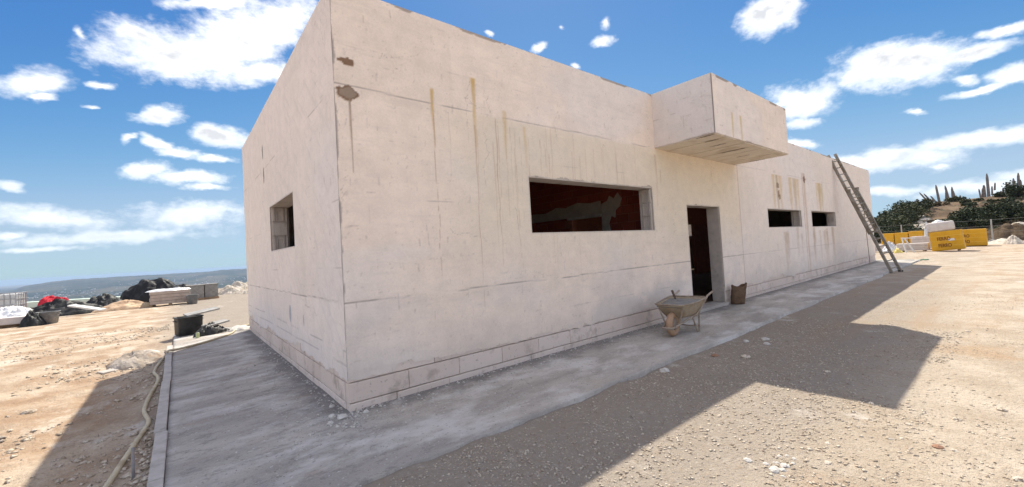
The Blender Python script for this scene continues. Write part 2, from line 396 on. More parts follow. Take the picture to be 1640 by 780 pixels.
gx = gaxis(-5.0, 9.0, .055, 16000, 1.055); gy = gaxis(-4.6, 7.0, .055, 16000, 1.055)
GX, GY = np.meshgrid(gx, gy); GZ = zground(GX, GY)
inside = (GX > -1.25) & (GX < 25.6) & (GY > -1.18) & (GY < 8.5)
GZ = np.where(inside, -.30, GZ)
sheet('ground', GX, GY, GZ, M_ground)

# far hills seen past the building, about four to nine kilometres off
az = np.radians(np.arange(-42, 60, .12)); rr = 1400 * (11000 / 1400) ** (np.linspace(0, 1, 90))
AZ, RR = np.meshgrid(az, rr); HX = CAM[0] + RR * np.sin(AZ); HY = CAM[1] + RR * np.cos(AZ)
A = np.degrees(AZ)
prof = np.interp(A, [-42, -20, -12.1, -11.3, -10.8, -9.2, -8.0, -6, -4, 0, 1.6, 3.0, 4, 5.2, 7, 20, 60],
                    [8, 2, 6, 26, 60, 94, 101, 98, 97, 94, 96, 98, 110, 102, 105, 70, 80])
prof = prof + 11 * (fbm(A * 1.9, A * 0 + .5, 60, 4) - .5) + 3 * (fbm(A * 9, A * 0 + .5, 61, 3) - .5)
HZ = -122 + 16 * (fbm(HX * .0011, HY * .0011, 62, 5) - .35) * sm((RR - 1400) / 1200)
rdg = np.exp(-((RR - 6600 - 500 * (fbm(A * .4, A * 0, 63, 2) - .5)) / 1500) ** 2)
HZ = HZ + rdg * (prof - 6 + 26 * (fbm(HX * .0028, HY * .0028, 65, 5) - .5))
HZ = HZ - 55 * sm((1700 - RR) / 300)
sheet('hills', HX, HY, HZ, M_hills)
def hillz(a, r):
    i = int(round((a - az[0]) / (az[1] - az[0]))); j = int(np.argmin(abs(rr - r))); return HZ[j, i]
rnd = random.Random(11); mb = MB()
for k in range(230):
    cl_ = rnd.choice([(-8, 4300), (-3, 4700), (2, 3900), (5, 4600), (-5.5, 3600), (0, 5200), (-10, 3900)])
    a = R(cl_[0] + rnd.gauss(0, 1.3)); r_ = cl_[1] + rnd.gauss(0, 320)
    z = hillz(a, r_); w = rnd.uniform(6, 14); h = rnd.uniform(4, 7)
    mb.box((CAM[0] + r_ * math.sin(a), CAM[1] + r_ * math.cos(a), z + h / 2 - 1), (w, rnd.uniform(7, 12), h), rnd.random() * 3)
t = mb.build('far_town', plain('limewash', (.46, .44, .41), (.60, .57, .53), .02, .9, .1, 0))
tag(t, 'scattered white houses of the towns on the plain', 'houses', kind='stuff')

# ------------------------------------------------------------------ concrete apron
H, L, W, T = 4.355, 24.55, 7.36, .28
px0, px1, py0, py1 = -1.40, L + 1.3, -1.365, W + 1.35
su = axis([px0, 0, 3, 10, L, px1], lambda u: .05 if u < 3 else (.1 if u < 8 else .3))
sv = axis([py0, 0, W, py1], lambda v: .05 if v < .5 else .12)
SX, SY = np.meshgrid(su, sv)
def zslab(x, y):
    d = np.clip(np.maximum.reduce([-y, -x, y - W, x - L]), 0, 2)
    return -.035 * d / 1.4 + .010 * (fbm(x * 1.2, y * 1.2, 7, 4) - .5) + .006 * (fbm(x * 6, y * 9, 8, 3) - .5)
SZ = zslab(SX, SY)
SY2 = np.where(SY < py0 + 1e-6, SY + .11 * (fbm(SX * 1.6, SX * 0, 17, 4) - .5) + .03 * (fbm(SX * 11, SX * 0, 18, 2) - .5), SY)
ny, nx = SX.shape
top = np.stack([SX, SY2, SZ], -1)
idx = np.arange(nx * ny).reshape(ny, nx)
Q = np.stack([idx[:-1, :-1], idx[:-1, 1:], idx[1:, 1:], idx[1:, :-1]], -1).reshape(-1, 4)
ring = np.concatenate([idx[0, :-1], idx[:-1, -1], idx[-1, ::-1][:-1], idx[::-1, 0][:-1]])
V = top.reshape(-1, 3); low = V[ring].copy(); low[:, 2] = -.32; nb = len(V); m_ = len(ring); k_ = np.arange(m_)
Qs = np.stack([ring[k_], nb + k_, nb + (k_ + 1) % m_, ring[(k_ + 1) % m_]], -1)
pav = tag(link('pavement', np_mesh('pavement', np.concatenate([V, low]), np.concatenate([Q, Qs]), True), None, M_slab), kind='structure')
def zs(x, y): return float(zslab(np.array([float(x)]), np.array([float(y)]))[0])
rnd = random.Random(3)
ys = [-1.36 + 1.16 * i for i in range(8)]
for i in range(7):
    mb = MB(); w = .092
    mb.box((-1.449 + rnd.uniform(-.006, .006), (ys[i] + ys[i + 1]) / 2, -.168), (w, ys[i + 1] - ys[i] - .012, .30 + rnd.uniform(-.016, .016)), rnd.uniform(-.006, .006))
    mb.build('kerb_stone', M_kerb, pav, bevel=.008)

# ------------------------------------------------------------------ the building
bld = empty('unfinished_building', (0, 0, 0), 0, 'long single-storey flat-roofed building shell in stained off-white plaster with empty openings', 'building')
WIN = (2.58, 5.68, 1.74, 2.525); DOOR = (6.94, 8.42, .02, 2.235); W1 = (11.37, 14.16, 1.74, 2.25); W2 = (15.23, 18.10, 1.73, 2.25)
SWIN = (2.085, 3.93, 1.75, 2.51)
FO = [WIN, DOOR, W1, W2]

def strokes(C, U, V, us, vs, items):
    """items: (u0, v0, u1, v1, halfwidth, colour, strength, soft)"""
    for (u0, v0, u1, v1, hw, c, s, _) in items:
        i0 = np.searchsorted(us, min(u0, u1) - hw * 4); i1 = np.searchsorted(us, max(u0, u1) + hw * 4)
        j0 = np.searchsorted(vs, min(v0, v1) - hw * 4); j1 = np.searchsorted(vs, max(v0, v1) + hw * 4)
        if i1 <= i0 or j1 <= j0: continue
        uu = U[j0:j1, i0:i1]; vv = V[j0:j1, i0:i1]
        du, dv = u1 - u0, v1 - v0; LL = max(du * du + dv * dv, 1e-9)
        t_ = np.clip(((uu - u0) * du + (vv - v0) * dv) / LL, 0, 1)
        d_ = np.hypot(uu - u0 - t_ * du, vv - v0 - t_ * dv)
        m = s * sm(1.4 - d_ / hw) * (.35 + .9 * vnoise(uu * 40, vv * 40, 3))
        C[j0:j1, i0:i1] = lerp(C[j0:j1, i0:i1], c, np.clip(m, 0, 1))
def hline(C, D, U, V, z, hw, strength, seed, lo=.35, depth=.0025, tilt=0.0, col=(.34, .29, .26)):
    zz = z + tilt * U + .022 * (fbm(U * .9, U * 0, seed, 3) - .5) + .006 * (fbm(U * 7, U * 0, seed, 2) - .5)
    br = sm((fbm(U * 1.7, U * 0 + 3, seed + 5, 4) - lo) / .16)
    m = strength * sm(1.3 - np.abs(V - zz) / hw) * br
    C[:] = lerp(C, col, np.clip(m, 0, 1)); D -= depth * np.clip(m, 0, 1)
    # patches of lost paint hanging on the joint
def streak(C, U, V, x, zt, zb, hw, col, s, seed, fade=1.0, wob=.02):
    t_ = np.clip((zt - V) / (zt - zb), 0, 1)
    xx = x + wob * (fbm(V * 3.1, V * 0 + seed, seed, 3) - .5) * np.minimum(1, t_ * 3)
    wd = hw * (1 - .45 * t_) * (.7 + .6 * fbm(V * 5, V * 0 + seed, seed + 2, 3))
    m = s * sm(1.35 - np.abs(U - xx) / np.maximum(wd, 1e-4)) * ((V < zt) & (V > zb)) * (1 - fade * t_ ** 1.5) * sm((zt - V) / .03)
    m = m * (.55 + .6 * fbm(U * 30, V * 7, seed + 4, 3))
    C[:] = lerp(C, col, np.clip(m, 0, 1))
def blotch(C, D, U, V, u0, v0, ru, rv, col, s, seed, edge=.3, raise_=0.0, rim=None):
    r = np.hypot((U - u0) / ru, (V - v0) / rv) + edge * (fbm(U / ru * 1.6, V / rv * 1.6, seed, 4) - .5) * 2
    m = sm((1.06 - r) / .16)
    if rim is not None:
        C[:] = lerp(C, rim, np.clip(s * m, 0, 1)); m2 = sm((.80 - r) / .15); C[:] = lerp(C, col, np.clip(s * m2, 0, 1))
    else: C[:] = lerp(C, col, np.clip(s * m, 0, 1))
    D += raise_ * m
BASE = (.89, .755, .645)
def base_coat(U, V, seed):
    C = np.ones(U.shape + (3,)) * np.array(BASE)
    C *= (1 + .10 * (fbm(U * .7, V * .9, seed, 4) - .5))[..., None]
    C *= (1 + .09 * (fbm(U * 5, V * 4, seed + 1, 4) - .5))[..., None]
    C = lerp(C, (.80, .74, .70), .5 * sm((fbm(U * .45, V * .8, seed + 2, 4) - .5) / .2))
    C = lerp(C, (.80, .69, .55), .5 * sm((fbm(U * .6, V * .35, seed + 3, 3) - .52) / .16))
    sc = fbm(U * 3 + V * 1.2, V * 26, seed + 7, 3); C = lerp(C, (.66, .58, .52), .16 * sm((sc - .62) / .1))
    pit = fbm(U * 28, V * 28, seed + 9, 2); C = lerp(C, (.52, .44, .38), .35 * sm((pit - .80) / .06))
    pu = np.floor((U + .35 * np.floor(V / 1.07)) / 2.45); pv = np.floor((V + .03 * fbm(U * 2, V * 0, seed, 2)) / 1.07)
    h = np.sin(pu * 12.99 + pv * 78.23 + seed) * 43758.5; C *= (1 + .075 * (h - np.floor(h) - .5))[..., None]
    tr = fbm(U * 2.2 + .8 * fbm(U * 1.1, V * 1.1, seed + 21, 3), V * 8, seed + 20, 4); C *= (1 + .10 * (tr - .5))[..., None]
    D = .0035 * (fbm(U * 1.1, V * 1.3, seed + 4, 4) - .5) + .0016 * (fbm(U * 9, V * 9, seed + 5, 3) - .5) - .002 * sm((pit - .80) / .06)
    return C, D
def scuffs(us, vs, n, seed, umax=None, vert=.75):
    rn = random.Random(seed); it = []
    for _ in range(n):
        u = us[0] + (us[-1] - us[0]) * rn.random() ** 1.7; v = vs[0] + (vs[-1] - vs[0]) * rn.random()
        l = rn.uniform(.015, .09) * (1 if rn.random() < .85 else 2.2)
        if rn.random() < vert: du, dv = rn.uniform(-.008, .008), -l
        else: du, dv = l * 1.5, rn.uniform(-.02, .02)
        it.append((u, v, u + du, v + dv, rn.uniform(.004, .010), rn.choice([(.46, .38, .33), (.55, .46, .40), (.52, .48, .46), (.38, .30, .25)]), rn.uniform(.15, .55), 0))
    return it
def cracks(us, vs, n, seed):
    rn = random.Random(seed); it = []
    for _ in range(n):
        u = us[0] + (us[-1] - us[0]) * rn.random() ** 1.5; v = rn.uniform(.8, vs[-1] - .1); a = rn.choice([-PI / 2, -PI / 2, 0.0]) + rn.gauss(0, .15)
        st = rn.uniform(.25, .6); m = rn.randrange(6, 22)
        for k in range(m):
            l = rn.uniform(.03, .07); b = a + rn.gauss(0, .45); u2, v2 = u + l * math.cos(b), v + l * math.sin(b)
            it.append((u, v, u2, v2, .0042, (.40, .33, .28), st * (1 - .6 * k / m), 0)); u, v = u2, v2
    return it
def panel(name, us, vs, C, D, frame, holes, keep=None, parent=bld, m=M_plaster):
    """frame(U,V,D) -> xyz arrays"""
    U, V_ = np.meshgrid(us, vs); X, Y, Z = frame(U, V_, D)
    idx = np.arange(U.size).reshape(U.shape)
    Q = np.stack([idx[:-1, :-1], idx[:-1, 1:], idx[1:, 1:], idx[1:, :-1]], -1).reshape(-1, 4)
    cu = ((U[:-1, :-1] + U[1:, 1:]) / 2).ravel(); cv = ((V_[:-1, :-1] + V_[1:, 1:]) / 2).ravel()
    k = np.ones(len(Q), bool)
    for (a, b, c, d) in holes: k &= ~((cu > a) & (cu < b) & (cv > c) & (cv < d))
    if keep is not None: k &= keep(cu, cv)
    Q = Q[k]; used = np.unique(Q); mp = np.full(U.size, -1); mp[used] = np.arange(len(used))
    P = np.stack([X, Y, Z], -1).reshape(-1, 3)[used]; cc = C.reshape(-1, 3)[used]
    return link(name, np_mesh(name, P, mp[Q], True, cc), parent, m)
def skirt(u, seed):                  # ragged lower edge of the plaster
    return .29 + .15 * (fbm(u * 1.3, u * 0, seed, 3) - .5) + .07 * (fbm(u * 9, u * 0, seed + 1, 3) - .5) + .05 * sm((vnoise(u * 3.3, u * 0 + 2, seed + 2) - .72) / .1)

YEL = (.66, .46, .20); BRN = (.36, .23, .15); THIN = (.48, .31, .21)
# --- front plaster
def wall_front():
    us = axis([-.0065, 2.58, 5.68, 6.94, 8.42, 11.37, 14.16, 15.23, 18.10, L], lambda u: .012 if u < 2.5 else (.017 if u < 5.5 else (.034 if u < 10 else .07)))
    vs = axis([.19, 1.74, 2.235, 2.25, 2.525, H], lambda v: .0145)
    U, V_ = np.meshgrid(us, vs); C, D = base_coat(U, V_, 1)
    # warmer plaster tone below the ring beam, partly bounced ground light painted in
    C = lerp(C, (.80, .70, .55), .6 * sm((U - .6) / 1.6) * sm((9.6 - U) / .3) * sm((3.31 - V_) / .05) * sm((V_ - .9) / 1.2))
    hline(C, D, U, V_, 3.31, .008, .75, 70, .38); hline(C, D, U, V_, 1.072, .007, .95, 72, .22, .004)
    hline(C, D, U, V_, 2.13, .006, .45, 74, .5); hline(C, D, U, V_, 3.74, .006, .4, 76, .52); hline(C, D, U, V_, 2.75, .005, .25, 78, .55); hline(C, D, U, V_, .62, .006, .4, 79, .52)
    # beyond the canopy a joint, and reflected light painted as a change of tone
    C = lerp(C, (.82, .74, .68), .5 * sm((U - 9.56) / .02))
    streak(C, U, V_, 9.56, 3.4, .1, .022, (.42, .33, .27), .7, 81, .2)
    for i, (x, zt, zm, hw) in enumerate(((1.11, 3.50, 3.02, .024), (1.71, 3.76, 3.10, .034), (2.20, 3.42, 3.0, .035), (2.55, 3.25, 2.9, .03))):
        streak(C, U, V_, x, zt, zm - .25, hw * 1.15, YEL, 1.0 if i < 2 else .55, 90 + i, .7)
    for i, (x, zt, zb, hw, s) in enumerate(((1.115, 3.2, 1.25, .006, .85), (1.70, 3.15, .7, .008, .7), (1.73, 3.1, 2.0, .012, .35), (2.04, 3.29, 1.3, .010, .75), (2.08, 3.2, 1.9, .006, .5),
                                           (2.37, 3.2, 1.2, .005, .6), (2.45, 3.1, 1.9, .006, .35), (2.28, 3.2, 2.2, .006, .35), (2.84, 3.1, 2.53, .012, .45), (2.92, 3.05, 2.53, .008, .4), (1.32, 3.2, 2.4, .008, .3), (5.86, 3.2, 2.2, .03, .5))):
        streak(C, U, V_, x, zt, zb, hw, THIN, s, 110 + i, .55, .05)
    rn = random.Random(8)
    for i in range(26): streak(C, U, V_, rn.uniform(1.9, 6.6), rn.uniform(2.9, 3.3), rn.uniform(.8, 2.6), rn.uniform(.006, .016), THIN, rn.uniform(.2, .5), 140 + i, .7, .04)
    for i, (x, hw, s, c) in enumerate(((11.95, .10, .6, YEL), (12.22, .09, .75, (.50, .36, .2)), (12.5, .12, .55, YEL), (13.35, .14, .6, YEL), (13.75, .16, .7, (.58, .43, .25)), (14.05, .1, .5, YEL), (16.0, .1, .4, YEL), (16.3, .2, .85, (.60, .43, .21)), (16.6, .1, .6, (.55, .42, .22)))):
        streak(C, U, V_, x, 3.27, 2.26, hw * 1.25, c, min(1, s * 1.25), 180 + i, .45, .05)
    for i, (x, z0) in enumerate(((12.28, 2.95), (12.33, 2.72), (12.36, 2.62))): blotch(C, D, U, V_, x, z0, .09, .09, (.30, .19, .12), .8, 200 + i)
    streak(C, U, V_, 14.68, 3.5, .02, .13, (.60, .45, .34), .8, 210, .15, .05); D += .006 * sm(1.2 - np.abs(U - 14.68) / .12) * (V_ < 3.4)
    streak(C, U, V_, 14.50, 3.5, .1, .03, (.45, .32, .24), .6, 211, .2)
    blotch(C, D, U, V_, 14.72, 3.28, .11, .12, (.25, .14, .09), .9, 212)
    for i in range(16): streak(C, U, V_, rn.uniform(11.3, 17.9), rn.uniform(1.5, 1.74), rn.uniform(.2, 1.0), rn.uniform(.06, .16), (.52, .38, .27), rn.uniform(.35, .7), 220 + i, .6, .1)
    # repairs and run beside the corner
    blotch(C, D, U, V_, .135, 3.565, .080, .052, (.25, .15, .09), .97, 230, .6, .004)
    blotch(C, D, U, V_, .118, 3.235, .122, .074, (.36, .275, .21), .97, 231, .38, .006, rim=(.23, .14, .085))
    streak(C, U, V_, .145, 3.20, 2.40, .013, (.33, .23, .165), .95, 233, .35, .012)
    r = np.hypot((U - .055) / .045, (V_ - 2.97) / .10); C = lerp(C, (.45, .42, .42), .55 * sm(1 - np.abs(r - 1) / .18) * sm((fbm(U * 40, V_ * 20, 9, 3) - .4) / .1))
    strokes(C, U, V_, us, vs, scuffs(us, vs, 420, 4) + cracks(us, vs, 46, 5))
    # worn arris at the corner, chipped top edge, dirt at the foot
    C = lerp(C, (.36, .32, .30), .85 * sm((.050 * (fbm(V_ * 5, V_ * 0, 240, 4) - .42) - U) / .008))
    C = lerp(C, (.33, .27, .23), .8 * sm((V_ - H + .035 * sm((fbm(U * 2.4, U * 0, 241, 4) - .5) / .12)) / .008))
    C = lerp(C, (.60, .52, .465), .5 * sm((.75 - V_ + .35 * (fbm(U * 1.6, V_ * 2, 242, 4) - .5)) / .6))
    C = lerp(C, (.64, .58, .54), .5 * sm((fbm(U * 1.2, V_ * 1.5, 243, 4) - .48) / .2) * sm((1.3 - V_) / .6))
    # uneven grey patch low on the wall behind the wheelbarrow
    C = lerp(C, (.45, .43, .42), .5 * sm(1.1 - np.hypot((U - 5.9) / .9, (V_ - .45) / .42) + .7 * (fbm(U * 3, V_ * 3, 245, 4) - .5)))
    sk = skirt(us, 250)[None, :]
    D += .006 * sm((V_ - sk) / .02) * 0
    # lips round the openings
    for (a, b, c, d) in FO:
        lip = sm(1 - np.hypot(np.maximum(np.maximum(a - U, U - b), 0), np.maximum(np.maximum(c - V_, V_ - d), 0)) / (.02 + .03 * fbm(U * 8, V_ * 8, 246, 3)))
        C = lerp(C, (.50, .45, .41), .6 * lip)
    def ragged(cu, cv):              # broken soffit edge over the wide window and the door
        k = cv > np.interp(cu, us, sk[0])
        for (a, b, c, d), am in ((WIN, .028), (DOOR, .03)):
            k &= ~((cu > a) & (cu < b) & (cv >= d) & (cv < d + am * 2.4 * np.clip(fbm(cu * 7, cu * 0, 260, 4) - .46, 0, 1) * 2))
        return k
    return panel('front_plaster', us, vs, C, D, lambda U, V, D: (U, -.0075 - D, V), FO, ragged)
wall_front()
# --- end-wall plaster (u runs away from the near corner)
def wall_side():
    us = axis([-.0065, 2.085, 3.93, W], lambda u: .013 if u < 2 else .022); vs = axis([.19, 1.75, 2.51, H], lambda v: .0145)
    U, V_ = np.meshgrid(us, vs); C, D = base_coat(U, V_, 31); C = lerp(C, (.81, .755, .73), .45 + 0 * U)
    hline(C, D, U, V_, 1.075, .007, .95, 300, .2, .004); hline(C, D, U, V_, 3.28, .007, .6, 302, .42); hline(C, D, U, V_, 2.12, .006, .4, 304, .45); hline(C, D, U, V_, .60, .009, .7, 306, .45); hline(C, D, U, V_, .46, .009, .7, 307, .42); hline(C, D, U, V_, 1.42, .005, .4, 308, .5)
    blotch(C, D, U, V_, 4.45, 3.60, .05, .13, (.22, .19, .17), .9, 310); blotch(C, D, U, V_, 4.42, 3.17, .06, .15, (.22, .19, .17), .9, 311)
    blotch(C, D, U, V_, 2.58, .76, .07, .13, (.36, .37, .43), .8, 312); streak(C, U, V_, 2.56, .7, .35, .02, (.42, .42, .46), .7, 313)
    blotch(C, D, U, V_, 1.75, .74, .03, .08, (.42, .42, .46), .7, 314)
    C = lerp(C, (.64, .62, .63), .4 * sm((.9 - V_ + .5 * (fbm(U * 1.6, V_ * 2, 320, 4) - .5)) / .7))
    strokes(C, U, V_, us, vs, scuffs(us, vs, 240, 14) + cracks(us, vs, 22, 6))
    dg = fbm((U + V_ * .9) * 2, (V_ - U * .9) * 16, 322, 3); C = lerp(C, (.52, .47, .45), .14 * sm((dg - .62) / .1))
    C = lerp(C, (.36, .34, .34), .85 * sm((.050 * (fbm(V_ * 5, V_ * 0, 324, 4) - .46) - U) / .008))
    lip = sm(1 - np.hypot(np.maximum(np.maximum(SWIN[0] - U, U - SWIN[1]), 0), np.maximum(np.maximum(SWIN[2] - V_, V_ - SWIN[3]), 0)) / (.02 + .03 * fbm(U * 8, V_ * 8, 346, 3))); C = lerp(C, (.50, .46, .43), .6 * lip)
    sk = skirt(us, 350)
    return panel('side_plaster', us[::1], vs, C, D, lambda U, V, D: (-.0075 - D, U, V), [SWIN], lambda cu, cv: cv > np.interp(cu, us, sk))
sp_ = wall_side(); sp_.data.flip_normals()

def solid_wall(mb, ub, vb, holes, frame, t0, t1):
    """wall with openings, no hidden faces; frame(u, v, t)"""
    nu, nv = len(ub) - 1, len(vb) - 1
    def solid(i, j):
        if i < 0 or j < 0 or i >= nu or j >= nv: return False
        cu, cv = (ub[i] + ub[i + 1]) / 2, (vb[j] + vb[j + 1]) / 2
        return not any(a < cu < b and c < cv < d for a, b, c, d in holes)
    for i in range(nu):
        for j in range(nv):
            if not solid(i, j): continue
            a, b, c, d = ub[i], ub[i + 1], vb[j], vb[j + 1]; q = lambda *pts: mb.add([frame(*p) for p in pts], [(0, 1, 2, 3)])
            q((a, c, t0), (b, c, t0), (b, d, t0), (a, d, t0)); q((b, c, t1), (a, c, t1), (a, d, t1), (b, d, t1))
            if not solid(i - 1, j): q((a, c, t1), (a, c, t0), (a, d, t0), (a, d, t1))
            if not solid(i + 1, j): q((b, c, t0), (b, c, t1), (b, d, t1), (b, d, t0))
            if not solid(i, j - 1): q((a, c, t1), (b, c, t1), (b, c, t0), (a, c, t0))
            if not solid(i, j + 1): q((a, d, t0), (b, d, t0), (b, d, t1), (a, d, t1))
def brk(*lists):
    s = sorted(set(round(x, 4) for l in lists for x in l)); return s
mb = MB()
solid_wall(mb, brk([.002, L], *[(o[0], o[1]) for o in FO]), brk([.40, H - .002], *[(o[2], o[3]) for o in FO if o[2] > .4], [DOOR[3]]), FO, lambda u, v, t: (u, t, v), 0.0, T)
solid_wall(mb, brk([.03, DOOR[0]]), [-.05, .40], [], lambda u, v, t: (u, t, v), .03, T); solid_wall(mb, brk([DOOR[1], L]), [-.05, .40], [], lambda u, v, t: (u, t, v), .03, T)
mb.build('front_wall', M_core, bld)
mb = MB()
solid_wall(mb, brk([T, W], SWIN[:2]), brk([.40, H - .002], SWIN[2:]), [SWIN], lambda u, v, t: (t, u, v), 0.0, T)
solid_wall(mb, [T, W], [-.05, .40], [], lambda u, v, t: (t, u, v), .03, T)
mb.build('side_wall', M_core, bld)
RO = [(9.0, 10.4, .02, 2.2), (13.2, 15.6, 1.74, 2.5), (19.0, 21.0, 1.74, 2.5)]  # openings in the unseen rear wall, added to let light inside
mb = MB()
solid_wall(mb, brk([T, L], *[(o[0], o[1]) for o in RO]), brk([-.05, H - .002], *[(o[2], o[3]) for o in RO]), RO, lambda u, v, t: (u, t, v), W - T, W)
mb.build('rear_wall', M_core, bld)
MB().box((L - T / 2 - .003, W / 2, H / 2 - .03), (T, W - 2 * T - .004, H - .07)).build('end_wall', M_core, bld)
MB().box((L / 2, W / 2, 3.92), (L - 2 * T - .006, W - 2 * T - .006, .22)).build('roof_slab', M_cement, bld)
MB().box((L / 2, W / 2, .028), (L - 2 * T - .01, W - 2 * T - .01, .03)).build('floor', M_floor, bld)
# far corner column returns and the door threshold
MB().box(((DOOR[0] + DOOR[1]) / 2, .10, .022), (DOOR[1] - DOOR[0] - .006, .36, .06)).build('threshold', M_cement, bld, bevel=.01)

# --- blocks of the exposed bottom courses
def block_mesh(l, h, d, seed, back=.05):
    rn = random.Random(seed); j = lambda s=.004: rn.uniform(-s, s)
    c = .007
    f = [(-l / 2 + c, 0, -h / 2 + c), (l / 2 - c, 0, -h / 2 + c), (l / 2 - c, 0, h / 2 - c), (-l / 2 + c, 0, h / 2 - c)]
    m = [(-l / 2, c, -h / 2), (l / 2, c, -h / 2), (l / 2, c, h / 2), (-l / 2, c, h / 2)]
    f = [(x + j(), y + j(.002), z + j()) for x, y, z in f]; m = [(x + j(.002), y, z + j(.002)) for x, y, z in m]
    b = [(x, d, z) for x, _, z in m]
    me = bpy.data.meshes.new('block'); me.from_pydata(f + m + b, [], [(0, 1, 2, 3)] + [(4 + i, 4 + (i + 1) % 4, (i + 1) % 4, i) for i in range(4)] + [(8 + i, 8 + (i + 1) % 4, 4 + (i + 1) % 4, 4 + i) for i in range(4)])
    me.update(); me.materials.append(M_block); return me
bm_ = {}
def block(l, h, loc, rz=0):
    key = (round(l, 2), round(h, 3), rnd.randrange(4))
    if key not in bm_: bm_[key] = block_mesh(l, h, .10, len(bm_))
    return link('block', bm_[key], bld, None, loc, (rnd.uniform(-.006, .006), 0, rz))
def course(z0, h, start, end, off, skip, side=False):
    u = start; first = True
    while u < end - .05:
        l = (off if first else .645); first = False
        e = min(u + l, end)
        a, b = u, e
        for (s0, s1) in skip:
            if a < s0 < b: b = s0
            if s0 <= a < s1: a = min(s1, e)
        if b - a > .06:
            ll = round(b - a - .007, 2)
            if not side: block(ll, h - .006, ((a + b) / 2, -.001 + rnd.uniform(-.003, .003), z0 + h / 2))
            else: block(ll, h - .006, (-.001 + rnd.uniform(-.003, .003), (a + b) / 2, z0 + h / 2), -PI / 2)
        u = e
sk = [(DOOR[0] - .003, DOOR[1] + .003)]
course(-.03, .098, .0, L, .5, sk); course(.072, .20, .0, L, .645, sk); course(.276, .20, .0, L, .32, sk)
course(-.03, .098, .105, W, .4, [], True); course(.072, .20, .105, W, .30, [], True); course(.276, .20, .105, W, .645, [], True)

# --- block ends in the jambs of the openings
def jamb(loc, rz, depth, h, n, mat_=M_block, pattern=None, flip=1):
    """a stack of n hollow block ends; local x along the depth, local -y is the visible face"""
    hh = h / n
    for i in range(n):
        z0 = i * hh + .003; z1 = (i + 1) * hh - .003; mb = MB()
        pat = (pattern or [1])[i % len(pattern or [1])]
        mb.box((depth / 2, .020 * flip, (z0 + z1) / 2), (depth - .006, .014, z1 - z0))
        e = .004
        if pat:
            for (x0, x1) in ((.0, .16), (.24, .30), (.70, .78), (.90, 1.0)):
                mb.box((depth * (x0 + x1) / 2, 0, (z0 + z1) / 2), (depth * (x1 - x0) - .004, .020, z1 - z0 - .002))
            mb.box((depth * .5, .004 * flip, z1 - .030), (depth * .40 - .004, .016, .050)); mb.box((depth * .5, .004 * flip, z0 + .014), (depth * .40 - .004, .016, .024))
        else:
            mb.box((depth * .5, .002 * flip, (z0 + z1) / 2 - .01), (depth - .012, .018, (z1 - z0) * .86)); 
        o = mb.build('block', mat_, bld, False, loc, None, (0, 0, rz)) if False else link('block', mb.mesh('block'), bld, mat_, loc, (0, 0, rz))
jamb((WIN[1] - .030, .02, WIN[2] + .002), PI / 2, T - .05, WIN[3] - WIN[2] - .004, 3, M_core, flip=-1); 
jamb((W1[1] - .030, .02, W1[2] + .002), PI / 2, T - .05, W1[3] - W1[2] - .004, 2, M_core, flip=-1); jamb((W2[1] - .030, .02, W2[2] + .002), PI / 2, T - .05, W2[3] - W2[2] - .004, 3, M_core, [0, 1], flip=-1)
jamb((.02, SWIN[1] - .030, SWIN[2] + .002), 0, T - .05, SWIN[3] - SWIN[2] - .004, 3, M_core, [1, 0, 1])
for i in range(4):                   # door jamb blocks
    z0 = .06 + i * (DOOR[3] - .06) / 4; hh = (DOOR[3] - .06) / 4
    MB().box((DOOR[1] - .008, T / 2 + .006, z0 + hh / 2), (.016, T - .012, hh - .007)).build('block', M_core, bld)

